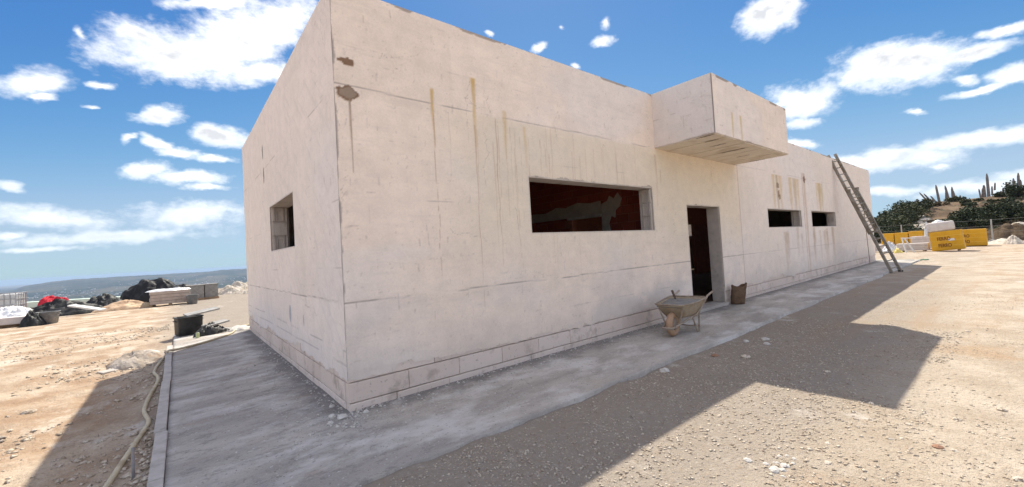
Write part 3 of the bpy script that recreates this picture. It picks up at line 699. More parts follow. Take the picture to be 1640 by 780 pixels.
# --- canopy over the door
c0, c1, cd, zb = 5.88, 9.485, 1.15, 3.315
def canopy():
    def coat(us, vs, seed, blue=0):
        U, V_ = np.meshgrid(us, vs); C, D = base_coat(U, V_, seed)
        if blue: C = lerp(C, (.70, .66, .64), .5 + 0 * U)
        C = lerp(C, (.34, .27, .22), .8 * sm((zb + .02 + .05 * (fbm(U * 3, U * 0, seed + 9, 4) - .5) - V_) / .02)); strokes(C, U, V_, us, vs, scuffs(us, vs, 60, seed))
        C = lerp(C, (.30, .24, .20), .8 * sm((V_ - H + .05 * sm((fbm(U * 2.2, U * 0, seed + 5, 4) - .52) / .1)) / .01))
        return U, V_, C, D
    us = axis([c0, c1], lambda u: .022); vs = axis([zb, H], lambda v: .018)
    U, V_, C, D = coat(us, vs, 51)
    for i, (x, hw) in enumerate(((6.60, .05), (6.97, .06))): streak(C, U, V_, x, 3.80, zb, hw, (.66, .52, .28), .9, 360 + i, .1)
    C = lerp(C, (.34, .30, .28), .8 * sm((c0 + .012 - U) / .01))
    panel('canopy_front_plaster', us, vs, C, D, lambda U, V, D: (U, -cd - .006 - D, V), [])
    us = axis([0, cd], lambda u: .02); U, V_, C, D = coat(us, vs, 57, 1); C = lerp(C, (.34, .30, .28), .8 * sm((.012 - U) / .01))
    hline(C, D, U, V_, 3.84, .006, .4, 58, .45)
    o = panel('canopy_side_plaster', us, vs, C, D, lambda U, V, D: (c0 - .006 - D, U - cd, V), []); o.data.flip_normals()
    MB().box(((c0 + c1) / 2, -cd / 2, (zb + H) / 2 + .01), (c1 - c0, cd - .006, H - zb - .024)).build('canopy', M_core, bld)
    x = c0; k = 0; rn = random.Random(9)
    while x < c1 - .05:              # cast board marks of the soffit
        w = min(rn.uniform(.36, .52), c1 - x)
        MB().box((x + w / 2, -cd / 2 + .003, zb + .006 - rn.uniform(0, .012)), (w - rn.uniform(.012, .022), cd - .012, .03), rn.uniform(-.004, .004)).build('soffit_board', M_board, bld)
        if k % 2 == 0 or k == 1:
            bl = MB(); n_ = 9; y0 = -cd + rn.uniform(0, .5); ll = rn.uniform(.2, .45)
            ed = [(x + rn.uniform(-.022, .0) - .010 * math.sin(PI * i / n_), y0 + ll * i / n_) for i in range(n_ + 1)]; eb = [(x + .012 + rn.uniform(0, .03) * math.sin(PI * i / n_), y0 + ll * i / n_) for i in range(n_ + 1)]
            bl.add([(a, min(b, -.02), zb - .0245) for a, b in ed] + [(a, min(b, -.02), zb - .0245) for a, b in eb], [(i, i + 1, n_ + 2 + i, n_ + 1 + i) for i in range(n_)])
            bl.build('spalled_patch', M_chip, bld)
        x += w; k += 1
canopy()

# --- interior seen through the openings
XW = 6.2
mb = MB(); CO = (1.64, 2.54, .05, 2.21)
solid_wall(mb, [T + .01, CO[0], CO[1], W - T - .01], [.05, CO[3], 3.78], [CO], lambda u, v, t: (t, u, v), XW + .012, XW + .13)
mb.build('cross_wall', M_mortar, bld)
red = {}
for k in range(12):
    z = 1.62 + k * .18; y = T + .02 - (.16 if k % 2 else 0)
    while y < 4.6:
        a, b = max(y, T + .02), y + .30
        if not (z < CO[3] and b > CO[0] and a < CO[1]) and b - a > .08:
            key = round(b - a, 2)
            if key not in red: red[key] = MB().box((0, 0, 0), (.03, key - .014, .166)).mesh('brick'); red[key].materials.append(M_red)
            link('brick', red[key], bld, None, (XW + .012 + rnd.uniform(-.003, .003), (a + b) / 2, z + .09))
        y += .31
def flat_patch(name, pts, m, parent, x):   # ragged smear of render on the cross wall, real thickness
    n_ = len(pts); MB().add([(x, a, b) for a, b in pts] + [(x - .02, a, b) for a, b in pts], [tuple(range(n_ - 1, -1, -1)), tuple(range(n_, 2 * n_))] + [(i, (i + 1) % n_, n_ + (i + 1) % n_, n_ + i) for i in range(n_)]).build(name, m, parent)
rn = random.Random(21)
flat_patch('render_patch', [(1.62, 2.215), (4.2, 2.215), (4.9, 1.7), (4.9, 2.33), (4.4, 2.36), (3.9, 2.45), (3.4, 2.42), (3.0, 2.52), (2.7, 2.48), (2.3, 2.56), (1.9, 2.50), (1.62, 2.52)], M_render, bld, XW - .005)
flat_patch('render_patch', [(1.60, 1.75), (1.60, 2.44), (1.42, 2.50), (1.36, 2.60), (1.25, 2.52), (1.14, 2.64), (1.04, 2.50), (1.10, 2.34), (1.22, 2.26), (1.24, 2.10), (1.34, 2.15), (1.42, 1.98), (1.36, 1.75)], M_render, bld, XW - .004)
MB().box((XW - .03, 2.09, 2.19), (.16, 1.0, .05)).build('lintel', M_cement, bld)
mb = MB(); PO = (14.6, 16.2, .045, 2.2); solid_wall(mb, [6.5, PO[0], PO[1], 24.1], [.045, PO[3], 3.79], [PO], lambda u, v, t: (u, t, v), 4.53, 4.67); mb.build('partition', M_mortar, bld)
# pale steel scaffold frame standing against the partition
sf = empty('scaffold_frame', (15.9, 5.4, .045), 0, 'pale steel scaffold frame seen in the dark through the doorway', 'scaffold')
M_white = plain('white_paint', (.70, .68, .64), (.78, .76, .72), 8, .6, .4, 0)
for dx in (-.6, .6): MB().tube([(dx, 0, 0), (dx, 0, 2.3)], .03).build('post', M_white, sf)
for z in (.25, .8, 1.35, 1.9, 2.28): MB().tube([(-.6, 0, z), (.6, 0, z)], .022).build('rung', M_white, sf)
MB().tube([(-.6, .0, .3), (.6, .0, 1.3)], .018).build('brace', M_white, sf)

# ------------------------------------------------------------------ loose stones (nobody could count them)
def stones(name, n, seed, place, size, m, label, cat, flat=.6):
    rn = np.random.default_rng(seed); x, y = place(rn, n); n = len(x); s = size(rn, n, x, y)
    base = np.array([(1, 0, 0), (-.5, .87, 0), (-.5, -.87, 0), (.1, 0, .8), (-.2, .3, .7), (0, -.3, -.6)])
    P = base[None] * (1 + .7 * (rn.random((n, 6, 1)) - .5)) + .35 * (rn.random((n, 6, 3)) - .5); P[:, :, 2] *= flat
    a = rn.random(n) * 6.28; ca, sa = np.cos(a), np.sin(a)
    X = P[:, :, 0] * ca[:, None] - P[:, :, 1] * sa[:, None]; Y = P[:, :, 0] * sa[:, None] + P[:, :, 1] * ca[:, None]
    onslab = (x > px0 - .08) & (x < px1) & (y > py0) & (y < py1)
    z = np.where(onslab, zslab(x, y), zground(x, y)) + s * .12
    V = np.stack([X * s[:, None] + x[:, None], Y * s[:, None] + y[:, None], P[:, :, 2] * s[:, None] + z[:, None]], -1).reshape(-1, 3)
    F = np.array([(0, 1, 3), (1, 4, 3), (1, 2, 4), (2, 0, 3), (2, 3, 4), (1, 0, 5), (2, 1, 5), (0, 2, 5)])
    F = (F[None] + 6 * np.arange(n)[:, None, None]).reshape(-1, 3)
    return tag(link(name, np_mesh(name, V, F), None, m), label, cat, kind='stuff')
def pl_front(rn, n):
    r = .9 + 14 * rn.random(n) ** 2.0; a = np.radians(rn.uniform(-20, 112, n)); x = CAM[0] + r * np.sin(a); y = CAM[1] + r * np.cos(a)
    cl = fbm(x * .9, y * .9, 71, 3); k = (y < -1.40) & (cl > .36 + .2 * rn.random(n)); return x[k], y[k]
sz = lambda lo, hi, p: (lambda rn, n, x, y: lo + (hi - lo) * rn.random(n) ** p)
stones('gravel', 120000, 1, pl_front, sz(.002, .0165, 3.6), M_stone, 'small loose stones strewn over the earth before the building', 'gravel')
def pl_chip(rn, n):
    x = -1.2 + 9 * rn.random(n) ** 1.5; y = -1.42 - 2.3 * rn.random(n) ** .9; k = fbm(x * 1.4, y * 1.4, 79, 3) > .34 + .25 * rn.random(n); return x[k], y[k]
stones('chippings', 26000, 9, pl_chip, sz(.005, .02, 3.0), M_stone, 'stone chippings trodden into the earth along the apron edge', 'chippings')
def pl_left(rn, n):
    x = -1.52 - 4.5 * rn.random(n) ** 1.8; y = -2 + 14 * rn.random(n) ** 1.3; cl = fbm(x * 1.1, y * .9, 75, 3); k = cl > .42 + .16 * rn.random(n); return x[k], y[k]
stones('rubble', 17000, 2, pl_left, sz(.005, .045, 4.2), M_stone, 'loose stones and broken clods beside the kerb', 'rubble')
def pl_crumb(rn, n):
    h = n // 2; u = 6 * rn.random(n) ** 1.8; d = .03 + .55 * rn.random(n) ** 2.6; x = u.copy(); y = -d; x[:h] = -d[:h]; y[:h] = u[:h] - .4
    return x, y
stones('plaster_crumbs', 1500, 3, pl_crumb, sz(.003, .026, 3.8), M_crumb, 'white plaster crumbs fallen along the foot of the walls', 'crumbs')
def pl_dirt(rn, n):
    x = rn.uniform(-1.36, 9, n); y = rn.uniform(-1.32, 7, n); k = ((x < -.02) | (y < -.02)) & (fbm(x * 1.3, y * 1.3, 83, 3) > .42); return x[k], y[k]
stones('grit', 9000, 4, pl_dirt, sz(.002, .009, 2.5), plain('grit', (.22, .19, .17), (.36, .32, .28), 30, .95, .1, 0), 'dark grit scattered over the concrete apron', 'grit')

def rock(name, loc, s, seed, m, label, cat='stone', group=None, flat=(1, 1, .7)):
    rn = random.Random(seed); mb = MB(); prof = []
    n_ = 9; rings = [(.55, 0), (1, .18), (.95, .5), (.6, .82), (.2, .95)]
    vs = []; 
    for (r, z) in rings:
        for k in range(n_): 
            a = 2 * PI * k / n_; q = r * (1 + rn.uniform(-.22, .22)); vs.append((q * math.cos(a) * s * flat[0], q * math.sin(a) * s * flat[1], (z + rn.uniform(-.06, .06)) * s * flat[2] * 1.3))
    fs = [(i * n_ + k, i * n_ + (k + 1) % n_, (i + 1) * n_ + (k + 1) % n_, (i + 1) * n_ + k) for i in range(4) for k in range(n_)] + [tuple(range(4 * n_, 5 * n_)), tuple(range(n_ - 1, -1, -1))]
    mb.add(vs, fs); o = mb.build(name, m, None, False, loc); o.rotation_euler.z = rn.random() * 6; return tag(o, label, cat, group)
M_clay = plain('fired_clay', (.30, .17, .115), (.38, .23, .16), 20, .95, .1, .5, .006)
def at(x, y, dz=0): return (x, y, zg(x, y) + dz)
rock('brick_fragment', at(4.35, -1.60, -.01), .05, 1, M_clay, 'reddish brown brick fragment on the shaded gravel by the wheelbarrow', 'brick')
rock('stone', at(4.54, -1.92, -.01), .06, 2, M_stone, 'rounded pinkish stone lying in the shade off the apron edge')
for i, (u, v) in enumerate(((1228, 552), (1226, 546), (1195, 549), (1065, 598))):
    p = pg(u, v); rock('stone', at(p[0], p[1], -.01), .045 + .012 * (i % 2), 10 + i, M_crumb, 'pale stone on the shaded gravel off the apron edge', 'stone', 'pale stones on the shaded gravel')
rn = random.Random(31)
for i in range(16):
    p = pg(1250 + rn.gauss(0, 22), 748 + rn.gauss(0, 10)); rock('stone', at(p[0], p[1], -.006), rn.uniform(.012, .03), 40 + i, M_crumb, 'small white lump of plaster in a heap on the sunlit earth', 'stone', 'white plaster lumps in the sun')
for i in range(26):
    p = pg(rn.uniform(1250, 1640), rn.uniform(450, 770)); rock('stone', at(p[0], p[1], -.006), rn.uniform(.012, .028) * (1 + .03 * p[0]), 70 + i, M_stone if i % 9 else M_clay, 'brown stone lying alone on the sunlit bare earth', 'stone', 'stones on the sunlit earth')
for i in range(14):
    x, y = rn.uniform(-5.2, -1.7), rn.uniform(.3, 9); rock('stone', at(x, y, -.01), rn.uniform(.025, .07), 110 + i, M_stone, 'rough stone on the trampled clay beyond the kerb', 'stone', 'stones on the clay beyond the kerb', (1.3, .9, .6))
for i, (x, y, s) in enumerate(((-.10, -.10, .05), (-.16, .02, .035), (.12, -.12, .03), (-.22, -.14, .03), (-.08, .3, .03))):
    rock('plaster_lump', (x, y, zs(x, y) - .005), s, 140 + i, M_crumb, 'white plaster lump fallen at the near corner of the building', 'plaster lump', 'plaster lumps at the corner')

# ------------------------------------------------------------------ wheelbarrow
M_wbsteel = plain('cement_caked_steel', (.36, .27, .18), (.46, .38, .28), 7, .85, .3, .5, .008, (.30, .19, .11))
M_wbframe = plain('caked_tube', (.30, .235, .18), (.42, .35, .28), 10, .85, .3, .4, .006, (.22, .13, .08))
M_rubber = plain('dusty_tyre', (.42, .26, .17), (.50, .34, .23), 9, .9, .2, .3, .004, (.33, .21, .14))
M_mix = plain('setting_mortar', (.22, .215, .20), (.30, .29, .275), 7, .95, .15, .8, .02)
wb = empty('wheelbarrow', (4.86, -.72, zs(4.86, -.72)), R(8), 'mortar-caked wheelbarrow standing full on the apron before the doorway', 'wheelbarrow')
whl = MB(); nT = 28
whl.tube([(0.142 * math.cos(2 * PI * k / nT), 0, .195 + .142 * math.sin(2 * PI * k / nT)) for k in range(nT)], .052, 10, closed=True)
tyre = whl.build('wheel', M_rubber, wb, True)
MB().lathe([(.03, -.05), (.10, -.028), (.10, .028), (.03, .05)], (0, 0, .195), 18, 'Y').build('rim', M_wbframe, tyre, True)
MB().tube([(0, -.13, .195), (0, .13, .195)], .012).build('axle', M_wbframe, tyre)
def tray():
    rim = [(-.12, .20), (-.05, .25), (.30, .30), (.66, .31), (.74, .27)]; bot = [(.10, .13), (.14, .15), (.32, .18), (.52, .18), (.56, .16)]
    zr = [.515, .515, .52, .545, .55]; zbt = .285; vs = []; n_ = len(rim); K = 5
    loop_r = [(x, -w, z) for (x, w), z in zip(rim, zr)] + [(x, w, z) for (x, w), z in zip(rim[::-1], zr[::-1])]
    loop_b = [(x, -w, zbt) for (x, w) in bot] + [(x, w, zbt) for (x, w) in bot[::-1]]
    m = len(loop_r); rn = random.Random(2); V = []; F = []
    for k in range(K + 1):
        t_ = k / K; e = t_ ** .8
        for a, b in zip(loop_b, loop_r): V.append(tuple(a[i] + (b[i] - a[i]) * (e if i < 2 else t_) + rn.uniform(-.004, .004) for i in range(3)))
    for k in range(K):
        for i in range(m): F.append((k * m + i, k * m + (i + 1) % m, (k + 1) * m + (i + 1) % m, (k + 1) * m + i))
    F.append(tuple(range(m - 1, -1, -1)))
    o = MB().add(V, F).build('tray', M_wbsteel, wb, True); s_ = o.modifiers.new('solid', 'SOLIDIFY'); s_.thickness = .006
    MB().tube(loop_r, .013, 7, closed=True).build('rolled_rim', M_wbframe, o, True)
    # mortar inside, a little below the rim
    mv = [(p[0] * .97 + .01, p[1] * .95, p[2] - .035) for p in loop_r]; c = (.3, 0, .525)
    G = []; FF = []
    for k in range(5):
        t_ = k / 4; G += [(c[0] + (p[0] - c[0]) * t_, c[1] + (p[1] - c[1]) * t_, c[2] + (p[2] - c[2]) * t_ + rn.uniform(-.012, .014)) for p in mv]
    for k in range(4):
        for i in range(m): FF.append((k * m + i, k * m + (i + 1) % m, (k + 1) * m + (i + 1) % m, (k + 1) * m + i))
    MB().add(G, FF).build('mortar', M_mix, o, True)
tray()
for s in (-1, 1):
    MB().tube([(-.14, s * .09, .17), (.0, s * .115, .20), (.25, s * .17, .255), (.52, s * .20, .285), (.70, s * .25, .43), (.86, s * .28, .555), (1.10, s * .29, .60)], .017, 8).build('handle', M_wbframe, wb, True)
    MB().tube([(.36, s * .185, .27), (.44, s * .21, .06), (.46, s * .215, .010), (.53, s * .215, .010), (.58, s * .22, .30), (.58, s * .235, .34)], .014, 8).build('leg', M_wbframe, wb, True)
    MB().tube([(-.02, s * .115, .20), (-.06, s * .19, .45)], .011, 6).build('tray_strut', M_wbframe, wb)
MB().tube([(-.14, -.09, .17), (-.225, -.075, .165), (-.245, 0, .165), (-.225, .075, .165), (-.14, .09, .17)], .018, 8).build('front_bar', M_wbframe, wb, True)
MB().tube([(.47, -.21, .10), (.47, .21, .10)], .010, 6).build('leg_brace', M_wbframe, wb)
tr = MB().tube([(.42, .10, .55), (.56, .20, .66)], [.017, .022], 8).build('trowel_handle', plain('dark_wood', (.10, .07, .05), (.16, .12, .09), 20), wb, True)

# ------------------------------------------------------------------ open sack beside the door
M_kraft = plain('brown_paper', (.12, .075, .048), (.19, .125, .08), 9, .9, .15, .5, .01, (.08, .05, .033))
def sack(loc, rz):
    rn = random.Random(6); n_ = 18; V = []; F = []; K = 9
    for k in range(K + 1):
        t_ = k / K; z = .42 * t_
        for i in range(n_):
            a = 2 * PI * i / n_; rx = .15 + .015 * t_; ry = .085 - .02 * t_
            fold = 1 + .10 * math.sin(a * 5 + t_ * 3) * (.3 + t_) + rn.uniform(-.03, .03)
            V.append((rx * fold * math.cos(a) * (1 if abs(math.cos(a)) < .8 else 1.05) + .07 * t_, ry * fold * math.sin(a) + .05 * t_, z + (rn.uniform(-.03, .03) + .03 * math.cos(a * 2) if k == K else 0)))
    for k in range(K):
        for i in range(n_): F.append((k * n_ + i, k * n_ + (i + 1) % n_, (k + 1) * n_ + (i + 1) % n_, (k + 1) * n_ + i))
    F.append(tuple(range(n_ - 1, -1, -1)))
    o = MB().add(V, F).build('paper_sack', M_kraft, None, True, loc); o.rotation_euler.z = rz
    s_ = o.modifiers.new('solid', 'SOLIDIFY'); s_.thickness = .008
    return tag(o, 'crumpled dark brown paper sack standing open against the wall beside the doorway', 'sack')
sack((8.58, -.20, zs(8.58, -.2) - .002), R(-38))

# ------------------------------------------------------------------ extension ladder
M_ladder = plain('weathered_alloy', (.24, .215, .18), (.34, .31, .27), 6, .6, .4, .2, .003, (.20, .165, .12))
def ladder():
    foot = Vector((18.62, -1.52, zg(18.6, -1.52))); top = Vector((18.42, -.02, H + .16))
    lad = empty('extension_ladder', foot, 0, 'weathered two-section ladder leaning against the wall top past the small windows', 'ladder')
    ax = top - foot; Lg = ax.length; ax.normalize(); sd = Vector((.9, -.43, 0)); sd = (sd - ax * sd.dot(ax)).normalized(); nn = ax.cross(sd)   # nn: towards the wall
    if nn.y > 0: nn = -nn
    for s0, s1, hw, off in ((0, 3.35, .215, 0.0), (1.55, Lg, .185, -.06)):
        for s in (-1, 1):
            a = ax * s0 + sd * s * hw + nn * off; b = ax * s1 + sd * s * hw + nn * off
            MB().bar(a, b, .095, .04, up=sd).build('rail', M_ladder, lad)
        k = s0 + .2
        while k < s1 - .08:
            MB().tube([ax * k - sd * hw + nn * off, ax * k + sd * hw + nn * off], .02, 6).build('rung', M_ladder, lad); k += .28
    for s in (-1, 1): MB().box(ax * .02 + sd * s * .215 + Vector((0, 0, .0)), (.05, .14, .05)).build('foot', plain('black_rubber', (.03, .03, .03), (.05, .05, .05), 20, .8), lad)
    for s in (-1, 1): MB().box(ax * 3.3 + sd * s * .225 + nn * .02, (.03, .12, .10)).build('hook', M_ladder, lad)
    MB().box(ax * 1.62 + nn * .09 + sd * -.2, (.03, .22, .04)).build('latch', M_ladder, lad)
    a = ax * 2.75 + sd * .2; b = Vector((22.0, -.22, zs(22, -.22) + .015)) - foot
    pts = [a.lerp(b, i / 12) + Vector((0, 0, -.28 * math.sin(PI * i / 12) * (1 - i / 12) * 1.0)) for i in range(13)] 
    MB().tube(pts, .014, 6).build('rope', plain('old_rope', (.40, .33, .25), (.50, .43, .34), 30), lad, True)
ladder()

# ------------------------------------------------------------------ hose, stake and lumps beside the kerb
hp = [pg(u, v) for (u, v) in ((150, 800), (170, 780), (198, 738), (232, 690), (238, 678), (231, 660), (240, 636), (252, 616), (253, 606), (247, 596), (256, 582), (268, 568))]
pts = [(p[0], p[1], zg(p[0], p[1]) + .022) for p in hp]
pts += [(-1.46, 5.75, .028), (-1.30, 5.95, .005)] + [(x, y, zs(x, y) + .02) for (x, y) in ((-.98, 6.3), (-.70, 6.6), (-.45, 6.95), (-.30, 7.4), (-.22, 7.9), (-.05, 8.3), (.3, 8.5))]
def smooth(P, k=5):
    P = [Vector(p) for p in P]; out = []
    for i in range(len(P) - 1):
        a, b, c, d = P[max(i - 1, 0)], P[i], P[i + 1], P[min(i + 2, len(P) - 1)]
        for j in range(k):
            t_ = j / k; out.append(.5 * ((2 * b) + (-a + c) * t_ + (2 * a - 5 * b + 4 * c - d) * t_ * t_ + (-a + 3 * b - 3 * c + d) * t_ ** 3))
    return out + [P[-1]]
M_hose = plain('dusty_hose', (.50, .43, .29), (.58, .51, .37), 12, .7, .3, .1, .002, (.42, .34, .22))
tag(MB().tube(smooth(pts), .021, 8).build('hose', M_hose, None, True), 'dusty beige water hose snaking along the kerb and over the apron', 'hose')
st = MB().tube([(0, 0, -.15), (.004, 0, .24)], .011, 7).build('stake', plain('steel_bar', (.20, .19, .20), (.28, .26, .26), 25, .6, .4, .3, .002, (.30, .2, .14)), None, True, (-1.60, .20, zg(-1.6, .2)))
tag(st, 'short grey steel bar driven upright into the clay beside the kerb', 'stake')
def crumple(name, c, sx, sy, h, m, seed, label, cat, group=None, rz=0, n_=30, rough=.5, power=.5, freq=3.0, parent=None, edge=.25):
    u = np.linspace(-1, 1, n_); X, Y = np.meshgrid(u, u); a = np.arctan2(Y, X); r = np.maximum(abs(X), abs(Y))
    # square to disc, so the outline is rounded and uneven
    k = r * (1 + edge * 2 * (fbm(np.cos(a) * 1.7 + 5, np.sin(a) * 1.7 + 5, seed, 3) - .5)); x = k * np.cos(a); y = k * np.sin(a)
    d = np.clip(1 - r, 0, 1) ** power
    rid = 1 - np.abs(2 * fbm(x * freq, y * freq, seed + 3, 4) - 1)
    z = d * h * (1 - rough + rough * 1.5 * rid * (.5 + fbm(x * 1.5, y * 1.5, seed + 5, 2)))
    x = x + .08 * (fbm(X * 5, Y * 5, seed + 8, 2) - .5); y = y + .08 * (fbm(X * 5, Y * 5, seed + 9, 2) - .5)
    V = np.stack([x * sx, y * sy, z - .02], -1).reshape(-1, 3); idx = np.arange(n_ * n_).reshape(n_, n_)
    Q = np.stack([idx[:-1, :-1], idx[:-1, 1:], idx[1:, 1:], idx[1:, :-1]], -1).reshape(-1, 4)
    o = link(name, np_mesh(name, V, Q, True), parent, m, c, (0, 0, rz))
    return tag(o, label, cat, group) if parent is None else o
crumple('cement_lump', at(-1.86, 6.05), .44, .62, .20, plain('hardened_mortar', (.33, .28, .23), (.47, .42, .37), 5, .95, .1, .9, .03, (.25, .17, .11)), 4, 'flattened heap of hardened mortar with a white top lying on the clay', 'mortar heap', None, .4, 40, .55, .45, 2.5)
MB().box((0, 0, 0), (.34, .20, .02)).build('x', M_cement) and None
o = bpy.data.objects['x']; o.name = 'slate_shard'; o.location = at(-2.2, 5.70, .012); o.rotation_euler = (.04, .02, .5); tag(o, 'thin grey flat shard lying beside the mortar heap', 'shard')
crumple('plaster_spill', at(-1.86, 6.45, .12), .26, .22, .07, M_crumb, 8, 'white plaster spill dried on top of the mortar heap', 'plaster spill', None, .2, 24, .4)

# tubs and tools on the corner of the apron
M_blackpl = plain('black_plastic', (.018, .019, .020), (.035, .036, .037), 8, .55, .4, .2, .004, (.07, .065, .06))
M_greypl = plain('dusty_grey_plastic', (.13, .135, .135), (.20, .20, .20), 8, .6, .4, .2, .004, (.26, .24, .22))
M_greybd = plain('dusty_board', (.26, .26, .25), (.36, .35, .34), 7, .8, .2, .2, .004, (.42, .40, .37))
def tub(name, loc, rz, w, d, h, m, label, cat='tub', tilt=0, taper=.82, group=None, sq=.45):
    root = empty(name, loc, rz, label, cat, group); root.rotation_euler.y = tilt
    def ring(s, z, r=.18):
        out = []
        for k in range(20):
            a = 2 * PI * (k + .5) / 20; cx = math.copysign(abs(math.cos(a)) ** sq, math.cos(a)); cy = math.copysign(abs(math.sin(a)) ** sq, math.sin(a)); out.append((cx * w / 2 * s, cy * d / 2 * s, z))
        return out
    prof = [(taper * .9, 0), (taper, .012), (.97, h * .92), (1.0, h), (.955, h), (.93, h * .9), (taper * .94, .03)]
    V = [p for s, z in prof for p in ring(s, z)]; F = [(i * 20 + k, i * 20 + (k + 1) % 20, (i + 1) * 20 + (k + 1) % 20, (i + 1) * 20 + k) for i in range(len(prof) - 1) for k in range(20)]
    F += [tuple(range(19, -1, -1)), tuple(range((len(prof) - 1) * 20, len(prof) * 20))]
    MB().add(V, F).build('body', m, root, True)
    MB().tube(ring(1.015, h - .012), .014, 6, closed=True).build('rim', m, root, True)
    for s in (-1, 1): MB().tube([(s * w * .47, -.08, h * .78), (s * (w * .5 + .03), -.05, h * .8), (s * (w * .5 + .03), .05, h * .8), (s * w * .47, .08, h * .78)], .011, 6).build('grip', m, root, True)
    return root
tp = pg(293, 534, 0)
tub('mixing_tub', (-1.12, 8.28, zs(-1.12, 8.28)), .25, .50, .42, .43, M_blackpl, 'black plastic mixing tub with a grey board across it on the apron corner', 'tub', 0, .94, None, .25)
bd = MB().box((0, 0, 0), (.66, .30, .035)).build('offcut_board', M_greybd, None, False, (-.86, 8.30, .475), bevel=.004); bd.rotation_euler = (.10, -.13, .25); tag(bd, 'grey board lying slanted across the black mixing tub', 'board')
crumple('tool_heap', (-.72, 7.72, zs(-.72, 7.72)), .36, .20, .20, M_blackpl, 17, 'dark heap of tools and cables on the apron beside the mixing tub', 'tools', None, .5, 30, .7, .4, 4)
bd = MB().box((0, 0, 0), (.50, .24, .04)).build('offcut_board', M_greybd, None, False, (-.62, 7.80, .205), bevel=.004); bd.rotation_euler = (.06, -.10, .55); tag(bd, 'small grey board resting on the dark heap of tools', 'board')
for i, (x, y, r_) in enumerate(((-.45, 7.66, .09), (-.52, 7.58, .075))):
    o = MB().tube([(r_ * math.cos(a / 10 * 2 * PI), r_ * .6 * math.sin(a / 10 * 2 * PI), .02 + .05 * abs(math.sin(a / 10 * 2 * PI))) for a in range(10)], .012, 6, closed=True).build('cable_coil', M_blackpl, None, True, (x, y, zs(x, y) - .002)); tag(o, 'small loop of black cable beside the tool heap', 'cable', 'cable loops by the tool heap')
cn = empty('can', (-.98, 7.38, zs(-.98, 7.38)), 0, 'small pale green can standing before the mixing tub', 'can')
MB().lathe([(.032, 0), (.034, .01), (.034, .10), (.028, .115)], n=14).build('body', plain('pale_green', (.42, .48, .24), (.52, .56, .32), 8, .5), cn, True); MB().lathe([(.028, .1145), (.028, .118)], n=14).build('lid', M_greybd, cn)
p1 = (.02, 7.55)
crumple('plaster_heap', (-.18, 7.72, zs(-.18, 7.72)), .28, .24, .12, M_crumb, 19, 'white plaster heap at the back corner of the building', 'plaster heap', None, .2, 26, .5)

# ------------------------------------------------------------------ site clutter along the far edge
M_film = plain('white_film', (.68, .69, .70), (.80, .80, .80), 5, .35, .5, .5, .02)
M_tarp = plain('black_tarp', (.009, .010, .011), (.020, .021, .023), 4, .55, .3, .6, .02, (.045, .045, .045))
M_tan = plain('tan_sheet', (.46, .31, .20), (.55, .40, .27), 4, .8, .2, .6, .02, (.60, .50, .34))
M_wood = plain('old_timber', (.33, .22, .13), (.44, .31, .2), 9, .9, .15, .4, .005, (.25, .17, .11))
M_ibc = plain('milky_plastic', (.50, .50, .49), (.60, .60, .58), 3, .5, .4, .1)
M_cage = plain('galvanised', (.34, .34, .35), (.44, .44, .45), 12, .45, .5, 0, metal=.6)
M_pgreen = plain('pale_green_panel', (.50, .60, .52), (.60, .69, .61), 2, .6, .3, .1)
M_redf = plain('red_fabric', (.52, .018, .035), (.64, .035, .06), 5, .7, .2, .5, .02)
M_conc = plain('old_concrete', (.25, .24, .225), (.34, .325, .30), 5, .95, .15, .5, .01, (.19, .18, .165))
M_pinkblk = plain('pink_grey_slab', (.44, .355, .30), (.53, .44, .375), 5, .95, .1, .5, .01, (.36, .28, .23))
def ibc():
    x, y = -7.15, 23.1; r = empty('storage_tank', at(x, y), R(-6), 'white caged liquid storage tank standing in white film at the edge of the yard', 'tank')
    b = MB().box((0, 0, .60), (1.14, .96, .92)).build('bottle', M_ibc, r, bevel=.06)
    MB().box((0, 0, .07), (1.2, 1.0, .12)).build('pallet', M_cage, r)
    MB().lathe([(.10, 0), (.10, .03), (.06, .05)], (0.0, 0, 1.06), 16).build('filler_cap', M_blackpl, r, True)
    MB().lathe([(.07, -.03), (.07, .03)], (-.18, -.51, .42), 14, 'Y').build('port', M_blackpl, r)
    for i in range(8):
        u = -.58 + i * 1.16 / 7
        for s in (-1, 1): MB().tube([(u, s * .50, .12), (u, s * .50, 1.09)], .014, 6).build('cage_bar', M_cage, r)
    for i in range(1, 6):
        v = -.5 + i / 6
        for s in (-1, 1): MB().tube([(s * .60, v, .12), (s * .60, v, 1.09)], .014, 6).build('cage_bar', M_cage, r)
    for z in (.35, .60, .85, 1.09): MB().tube([(-.60, -.515, z), (.60, -.515, z), (.60, .515, z), (-.60, .515, z)], .014, 6, closed=True).build('cage_ring', M_cage, r)
ibc()
crumple('plastic_sheet', at(-6.65, 21.4), .95, .75, .42, M_film, 31, 'bunched clear white plastic film spread before the storage tank', 'plastic film', None, .1, 40, .75, .4, 4)
o = MB().box((0, 0, .12), (1.75, .5, .24)).build('foam_slab', plain('dusty_foam', (.56, .50, .47), (.66, .61, .58), 4, .9, .1, .2), None, False, at(-5.95, 17.6, .10), bevel=.02); o.rotation_euler = (0, .02, .12); tag(o, 'thick pale insulation slab lying before the plastic film', 'slab')
o = MB().box((0, 0, .05), (2.0, .16, .10)).build('timber_batten', M_wood, None, False, at(-5.95, 17.6, -.01)); o.rotation_euler.z = .12; tag(o, 'dark timber batten under the pale insulation slab', 'batten')
crumple('tarp_heap', at(-5.22, 17.2), .32, .28, .45, M_tarp, 33, 'small black crumpled sheet between the pale slab and the grey tub', 'tarp', None, .3, 30, .7, .6, 3)
